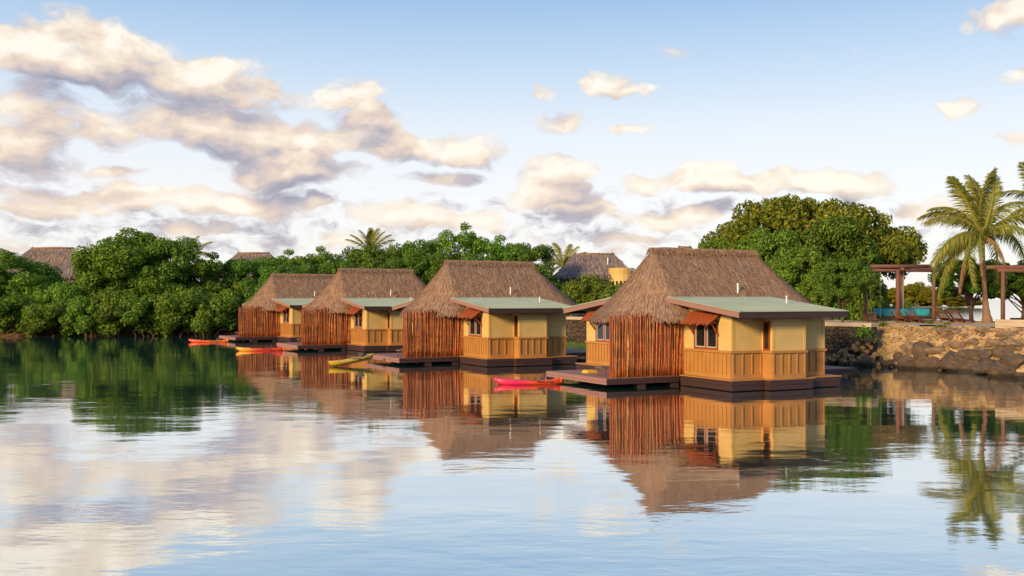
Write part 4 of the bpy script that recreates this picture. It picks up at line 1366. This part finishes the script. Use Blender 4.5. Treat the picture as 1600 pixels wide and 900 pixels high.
def rock_mesh(seed, material, sub=3, amp=.28, name='rock'):
    import bmesh
    bm = bmesh.new()
    bmesh.ops.create_icosphere(bm, subdivisions=sub, radius=1)
    r_ = random.Random(seed)
    dirs = [(Vector((r_.gauss(0, 1), r_.gauss(0, 1), r_.gauss(0, 1))).normalized(), r_.uniform(.45, .85)) for _ in range(11)]
    from mathutils import noise
    for v in bm.verts:
        p = v.co.copy()
        for d, h in dirs:                                  # flat facets
            e = p.dot(d)
            if e > h: p -= d * (e - h) * .85
        q_ = Vector((seed * 3.1, seed * 1.7, 0))
        p *= 1 + amp * (.55 * noise.noise(p * 2.0 + q_) + .40 * noise.noise(p * 4.6 + q_) + .26 * noise.noise(p * 10.0 + q_))
        v.co = p
    me = bpy.data.meshes.new(name)
    bm.to_mesh(me); bm.free()
    me.materials.append(material)
    me.polygons.foreach_set('use_smooth', [False] * len(me.polygons))
    return me


bank = tag(empty('rubble_bank', (0, 0, 0)), 'rubble bank of boulders and pale stones at right', None, None, 'structure')
RD = [rock_mesh(s, M['rockdark']) for s in range(6)]
RBm = [rock_mesh(s + 20, M['rockbrown'], 2) for s in range(5)]
RP = [rock_mesh(s + 40, M['rockpale'], 1) for s in range(6)]
rr = random.Random(5)
def on_ground(px, py, y0=40.0, y1=80.0):
    """first point of the ground or water seen at a picture position"""
    Y = np.arange(y0, y1, .1)
    X = (px - 800) / F_PX * Y
    Z = CAM_H - (py - HOR) * Y / F_PX
    g = np.maximum(0, ground_h(X, Y))
    hit = np.argmax(Z <= g)
    return Vector((float(X[hit]), float(Y[hit]), float(g[hit])))


# boulders: picture column and row of their foot, half width and height in pixels
for (px, py, hwp, hp) in ((1353, 573, 14, 20), (1387, 574, 13, 13), (1422, 577, 18, 22), (1455, 578, 24, 23), (1408, 562, 11, 13), (1505, 581, 32, 21), (1487, 571, 20, 20), (1549, 585, 30, 25), (1573, 590, 26, 20), (1600, 592, 16, 12), (1524, 569, 26, 22), (1445, 560, 20, 26), (1590, 577, 26, 22), (1628, 594, 22, 20), (1468, 552, 24, 14), (1424, 556, 20, 24), (1545, 562, 22, 18), (1575, 560, 22, 18), (1535, 553, 14, 14), (1592, 545, 20, 18), (1560, 540, 16, 14), (1525, 540, 18, 12), (1500, 545, 16, 12), (1580, 527, 20, 12), (1490, 517, 18, 6), (1540, 522, 16, 9)):
    p = on_ground(px, py); s = p.y / F_PX
    link('boulder', rr.choice(RD if py > 556 else RBm), bank, (p.x, p.y + hwp * s * .4, p.z + hp * s * .30), (rr.uniform(-.25, .25), rr.uniform(-.2, .2), rr.uniform(-.4, .4)), (hwp * s * .95, hwp * s * .8, hp * s * .72))


def scatter(n, meshes, name, x0, x1, d0, d1, s0, s1, flat=.7, lim=None):
    k_ = 0; tries = 0
    pos = []
    while k_ < n and tries < n * 60:
        tries += 1
        x, y = rr.uniform(x0, x1), rr.uniform(41, 60)
        pos.append((x, y))
        if len(pos) >= 400:
            X = np.array(pos); dd = seg_dist(X[:, 0], X[:, 1], SHORE, False); ins = inside(X[:, 0], X[:, 1], LAND)
            dd = np.where(ins, dd, -dd); zz = ground_h(X[:, 0], X[:, 1])
            for (xx, yy), d, z in zip(pos, dd, zz):
                if d0 < d < d1 and k_ < n:
                    yield (xx, yy, z, d); k_ += 1
            pos = []


def rocks(n, meshes, name, x0, x1, d0, d1, s0, s1, flat=.75):
    for (x, y, z, d) in scatter(n, meshes, name, x0, x1, d0, d1, s0, s1):
        s = rr.uniform(s0, s1) * (1.0 if rr.random() < .85 else 1.4)
        link(name, rr.choice(meshes), bank, (x, y, z + s * .15), (rr.uniform(-.5, .5), rr.uniform(-.5, .5), rr.uniform(0, 6)), (s * rr.uniform(.9, 1.4), s * rr.uniform(.8, 1.1), s * flat * rr.uniform(.8, 1.1)))


rocks(60, RBm, 'boulder', 21.3, 26.5, .4, 2.5, .14, .30)
rocks(46, RD, 'boulder', 17.5, 27, -.45, .9, .16, .34)
rocks(170, RP, 'stone', 16.6, 22.0, .2, 2.8, .09, .19)
wa, wb_ = Vector((*WP[0], 0)), Vector((*WP[1], 0))
wt_ = (wb_ - wa).normalized(); wn = Vector((-wt_.y, wt_.x, 0))
for i in range(95):
    t = rr.random() ** 1.3; f = rr.random()
    hmax = 1.75 * (1 - t)
    h_ = hmax * f
    p = wa + wt_ * (t * 3.6 - .55) + wn * (.30 + (1 - f) * 1.0 + rr.uniform(-.1, .1)); s_ = rr.uniform(.11, .20)
    link('stone', rr.choice(RP), bank, (p.x, p.y, max(h_, .0) + .02), (rr.uniform(-.5, .5), rr.uniform(-.5, .5), rr.uniform(0, 6)), (s_ * 1.25, s_, s_ * .85))
# the many small stones between them: one mesh
SVs, SFs, c_ = [], [], 0
for (x, y, z, d) in scatter(2600, RP, '', 14.5, 27.5, -.5, 3.3, 0, 0):
    s = rr.uniform(.05, .12)
    v = ico_v * (1 + rg.uniform(-.25, .25, (12, 1))) * np.array([s * rr.uniform(.9, 1.5), s, s * .75]) + np.array([x, y, z + s * .3])
    SVs.append(v); SFs.append(ico_f + 12 * c_); c_ += 1
tag(link('small_stones', mesh_from('small_stones', np.concatenate(SVs), np.concatenate(SFs), M['rockpale']), bank), kind='stuff')

# the bank goes on past the right edge of the picture
r9 = random.Random(91)
X9 = np.array([(r9.uniform(26.5, 40), r9.uniform(35, 48)) for _ in range(4000)])
D9 = np.where(inside(X9[:, 0], X9[:, 1], LAND), seg_dist(X9[:, 0], X9[:, 1], SHORE, False), -1)
Z9 = ground_h(X9[:, 0], X9[:, 1])
n9 = 0
for (x, y), d, z in zip(X9, D9, Z9):
    if 0 < d < 2.9 and n9 < 110:
        s = r9.uniform(.18, .5) if d < 1.3 else r9.uniform(.12, .3)
        link('boulder', r9.choice(RD if d < 1.1 else RBm), bank, (x, y, z + s * .15), (r9.uniform(-.4, .4), r9.uniform(-.4, .4), r9.uniform(0, 6)), (s * 1.3, s, s * .75))
        n9 += 1

# weeds on the bank
def weed(label, x, y, s, seed, m_):
    r_ = random.Random(seed)
    b = MB()
    for i in range(46):
        a = r_.uniform(0, 6.28); l = s * r_.uniform(.5, 1.1); e = r_.uniform(.3, 1.3)
        d = Vector((math.cos(a) * math.cos(e), math.sin(a) * math.cos(e), math.sin(e)))
        p = Vector((r_.uniform(-.5, .5) * s, r_.uniform(-.3, .3) * s, 0)); w = Vector((-math.sin(a), math.cos(a), 0)) * s * .08
        m1 = p + d * l * .6; e1 = m1 + (d + Vector((0, 0, -.9))).normalized() * l * .4
        b.add([p - w * .3, p + w * .3, m1 + w, m1 - w], [(0, 1, 2, 3)]); b.add([m1 - w, m1 + w, e1], [(0, 1, 2)])
    o = b.build('weed_clump', m_); o.location = (x, y, max(gz(x, y), 1.5 if seed == 0 else 0) - .02)
    return tag(o, label, 'weed', 'weeds growing on the bank')


for i, (px, py, Y, s) in enumerate([(1345, 524, 51.6, 1.0), (1357, 516, 53.0, .8), (1378, 513, 54.5, .55), (1470, 520, 51.5, .5), (1450, 503, 60, .35), (1492, 528, 49.5, .4), (1480, 508, 58, .3)]):
    p = at(px, None, Y)
    weed(['thick green weed hanging over the end of the stone wall', 'green weed at the top end of the stone wall', 'upright weed on the bank edge right of the stone wall', 'olive weed on the bank below the brown loungers', 'small weed in front of the right pair of loungers', 'olive weed low on the rubble bank', 'small weed on the sand below the palm'][i], p.x, p.y, s, i, M['leafbright'])

# path and low kerb on the shore
for nm, lab, x0, x1, y0, y1, rot in (('path', 'grey concrete path along the shore top', 0, 0, 0, 0, 0),):
    PP = offset_path([(26.5, 44.0), (23.0, 45.0), (20.6, 48.5), (18.4, 52.2), (15.2, 55.6), (9.5, 63.7)], 4.4)
    PQ = offset_path([(26.5, 44.0), (23.0, 45.0), (20.6, 48.5), (18.4, 52.2), (15.2, 55.6), (9.5, 63.7)], 6.0)
    V = [(x, y, 2.085) for x, y in PP] + [(x, y, 2.085) for x, y in PQ]
    n_ = len(PP)
    o = MB().add(V, [(i, n_ + i, n_ + i + 1, i + 1) for i in range(n_ - 1)]).build(nm, M['path'])
    tag(o, lab, None, None, 'structure')
ks = MB()
a, b = at(1556, None, 50.5), at(1640, None, 48.5)
lw_ = empty('low_timber_wall', (0, 0, 0))
for i in range(3):
    MB().beam((a.x, a.y, 2.06 + i * .155), (b.x, b.y, 2.06 + i * .155), .16 - .01 * i, .145).build('timber', M['concrete'], lw_)
tag(lw_, 'low pale timber edging wall at the right end of the bank', 'edging wall')

# ------------------------------------------------------------------ pergolas with hanging swing beds
M['pole'] = wood('brown_round_timber', (.20, .092, .068), (.11, .05, .037), 2, .7)
M['polex'] = wood('brown_round_beam', (.20, .092, .068), (.11, .05, .037), 0, .7)
M['blue'] = mat('turquoise_cushion_cloth', lambda q: principled(q, q.mix(q.maprange(q.noise(objv(q), 3, 4, .6), .3, .7), (.012, .22, .33), (.03, .33, .44)), .85))


def pergola(label, bed_label, posts, ztop, beams, bedpos, bed, ropes, blue):
    root = empty('swing_pergola', (0, 0, 0))
    for (x, y, r_) in posts:
        g = gz(x, y)
        MB().tube([(x, y, g - .3), (x, y, (g + ztop) / 2), (x, y, ztop)], [r_ * 1.05, r_, r_ * .95], 10).build('post', M['pole'], root, True)
    for (a_, b_, r_) in beams:
        MB().tube([a_, Vector(a_).lerp(Vector(b_), .5), b_], r_, 9).build('beam', M['polex'], root, True)
    tag(root, label, 'pergola', 'timber swing pergolas')
    cx, cy, cz = bedpos; w, d, h = bed
    s = empty('swing_bed', (cx, cy, cz), 0)
    MB().box(-w / 2, w / 2, -d / 2, d / 2, -.12, -.0).build('base', M['fascia'], s)
    for yy in (-d / 2 - .1, d / 2 - .04):
        MB().box(-w / 2 - .3, w / 2 + .3, yy, yy + .14, -.2, -.123).build('bearer', M['fascia'], s)
    if blue:
        # cushion with softened edges
        V, Fc = [], []
        prof = [(.97, 0), (1, .04), (1, h - .05), (.97, h), (.9, h + .015)]
        for (k1, z) in prof:
            for i in range(32):
                th = 2 * math.pi * i / 32
                c1, s1 = math.cos(th), math.sin(th)
                V.append((w / 2 * .97 * k1 * math.copysign(abs(c1) ** .13, c1), d / 2 * .97 * k1 * math.copysign(abs(s1) ** .13, s1), z + .004 + .015 * math.sin(i * 2.1)))
        for j in range(len(prof) - 1):
            for i in range(32):
                Fc.append((j * 32 + i, j * 32 + (i + 1) % 32, (j + 1) * 32 + (i + 1) % 32, (j + 1) * 32 + i))
        Fc.append(tuple(range((len(prof) - 1) * 32, len(prof) * 32)))
        link('cushion', mesh_from('cushion', V, Fc, M['blue'], True), s)
    for (rx, ry) in ropes:
        MB().tube([(rx, ry, -.16), (rx, ry, ztop - .1 - cz)], .018, 6).build('rope', M['rope'], s)
    tag(s, bed_label, 'swing bed', 'hanging swing beds')
    return root


ZT = 5.35
pL, pM, pB, pR = at(1352, None, 65), at(1403, None, 64), at(1409, None, 69.5), at(1459, None, 65.5)
bp = at(1408, None, 67); bz = CAM_H - (493.5 - HOR) * 67 / F_PX
pergola('brown timber pergola holding the turquoise swing bed', 'turquoise cushioned swing bed hanging in the pergola',
        [(pL.x, pL.y, .12), (pM.x, pM.y, .14), (pB.x, pB.y, .12), (pR.x, pR.y, .12)], ZT,
        [((pL.x - .4, pL.y, ZT + .02), (pR.x + .6, pR.y - .1, ZT - .02), .095), (at(1362, None, pB.y)[:2] + (ZT + .12,), at(1470, None, pB.y)[:2] + (ZT + .12,), .095),
         ((pM.x - 1.9, pM.y - .35, ZT + .22), (pR.x - .9, pM.y - .1, ZT + .24), .115), ((pM.x, pM.y - .8, ZT + .03), (pB.x, pB.y + .6, ZT + .12), .12), ((pL.x, pL.y - .5, ZT + .2), (pL.x + .2, pB.y + .4, ZT + .2), .1), ((pR.x, pR.y - .6, ZT + .2), (pR.x + .2, pB.y + .4, ZT + .2), .1)],
        (bp.x, bp.y, bz), (3.3, 2.0, .46), [(-1.75, -.95), (-.25, -.95), (1.75, -.95), (.55, .95), (-1.7, .95)], True)
qa, qb = at(1567, None, 60.5), at(1680, None, 61)
bp2 = at(1625, None, 63); bz2 = CAM_H - (497 - HOR) * 63 / F_PX
pergola('brown timber pergola at the right picture edge', 'bare timber swing bed at the right picture edge',
        [(qa.x, qa.y, .125), (qb.x, qb.y, .125), (qa.x + .8, qa.y + 4, .14)], 5.2,
        [((qa.x - .35, qa.y, 5.22), (qb.x + .5, qb.y, 5.22), .12), ((qa.x - .9, qa.y + .3, 5.42), (qb.x, qb.y + .3, 5.45), .13)],
        (bp2.x, bp2.y, bz2), (2.9, 1.8, .3), [(-1.3, -.85), (1.3, -.85)], False)
# stone pedestal beside the left post
pd = at(1363, None, 63.5); g = gz(pd.x, pd.y)
sp = empty('stone_pedestal', (pd.x, pd.y, g))
MB().tube([(0, 0, -.2), (0, 0, .35), (0, 0, .62)], [.28, .27, .22], 10).build('core', M['mortar'], sp)
SVs, SFs, c_ = [], [], 0
for lv in range(5):
    for j in range(11):
        th = j / 11 * 6.283 + lv * .3
        rad_ = .29 - .012 * lv
        v = ico_v * (1 + rg.uniform(-.2, .2, (12, 1))) * .085 + np.array([rad_ * math.cos(th), rad_ * math.sin(th), .05 + lv * .135])
        SVs.append(v); SFs.append(ico_f + 12 * c_); c_ += 1
tag(link('stones', mesh_from('stones', np.concatenate(SVs), np.concatenate(SFs), M['wallstone']), sp), kind='stuff')
tag(sp, 'small round stone pedestal at the foot of the left swing post', 'pedestal')

# brown beach loungers
def beach_lounger():
    root = empty('beach_lounger')
    prof = [(-.95, .12), (-.45, .16), (.1, .20), (.35, .28), (.65, .52), (.92, .78)]
    for s in (-.30, .30):
        V = [(x, z) for x, z in prof] + [(x, z - .10) for x, z in reversed(prof)]
        MB().prism_y(s - .025, s + .025, V).build('side_rail', M['redbrown'], root)
    for i in range(len(prof) - 1):
        (x0, z0), (x1, z1) = prof[i], prof[i + 1]
        nn = max(2, int(math.hypot(x1 - x0, z1 - z0) / .1))
        for j in range(nn):
            t = (j + .5) / nn
            MB().beam((x0 + (x1 - x0) * t, -.28, z0 + (z1 - z0) * t + .008), (x0 + (x1 - x0) * t, .28, z0 + (z1 - z0) * t + .008), .108, .03).build('slat', M['redbrown'], root)
    for x in (-.75, .35):
        for s in (-.27, .27):
            MB().box(x - .03, x + .03, s - .03, s + .03, -.02, .12 if x < 0 else .2).build('leg', M['redbrown'], root)
    return root


M['redbrown'] = wood('red_brown_lounger_timber', (.20, .062, .03), (.10, .03, .018), 1, .55)
bl = beach_lounger()
for i, (px, Y) in enumerate([(1414, 62.0), (1436, 61.6), (1482, 61.8), (1502, 62.2)]):
    o = bl if i == 0 else copy_tree(bl)
    p = at(px, None, Y); o.location = (p.x, p.y, gz(p.x, p.y) + .01); o.rotation_euler = (0, 0, R(-150 + i * 2))
    o.scale = (1.05, 1.05, 1.0)
    tag(o, ['brown beach lounger leftmost of the left pair, in front of the swing bed', 'brown beach lounger rightmost of the left pair, in front of the swing bed', 'brown beach lounger left of the right pair, beside the leaning trunks', 'brown beach lounger right of the right pair, nearest the palm'][i], 'lounger', 'brown beach loungers')

# ------------------------------------------------------------------ far shore
M['farsand'] = painted('far_shore_ground', (.20, .17, .06), .2, .9, .4)
pts_t, n_ = [], 40
V, Fc = [], []
for i in range(n_ + 1):
    t = i / n_
    x = 100 + t * 96
    for j, (dy, z) in enumerate(((0, -.3), (3, .2), (9, .5), (40, .8), (60, -.3))):
        V.append((x, 432 + 12 * math.sin(t * 5) + dy, z * (math.sin(math.pi * t) ** .3) - .02))
for i in range(n_):
    for j in range(4):
        Fc.append((i * 5 + j, (i + 1) * 5 + j, (i + 1) * 5 + j + 1, i * 5 + j + 1))
tag(link('far_shore', mesh_from('far_shore', V, Fc, M['farsand'], True)), 'low sandy far shore across the lagoon', None, None, 'structure')
rr = random.Random(77)
FT = [(1262, 450), (1285, 452), (1312, 450), (1335, 453), (1360, 455), (1385, 452), (1410, 447), (1432, 441), (1452, 452), (1472, 457), (1493, 462), (1512, 466)]
FTL = ['far shore tree ' + t for t in ('above the tip of the green metal roof', 'showing left of the hedge by the nearest bungalow', 'right of the green metal roof tip', 'just left of the left swing post', 'just right of the left swing post', 'left of the middle swing posts', 'right behind the middle swing posts', 'tallest, between middle and right swing posts', 'left of the right swing post', 'just right of the right swing post', 'left of the leaning trunks', 'behind the leaning trunks')]
for i, (px, top) in enumerate(FT):
    px_tree('far', 'far_shore_tree', FTL[i], px, 452 + rr.uniform(-5, 10), top, rr.uniform(1.35, 1.75), rr.uniform(0, 6), 'trees on the far shore', 'tree', z=.6)
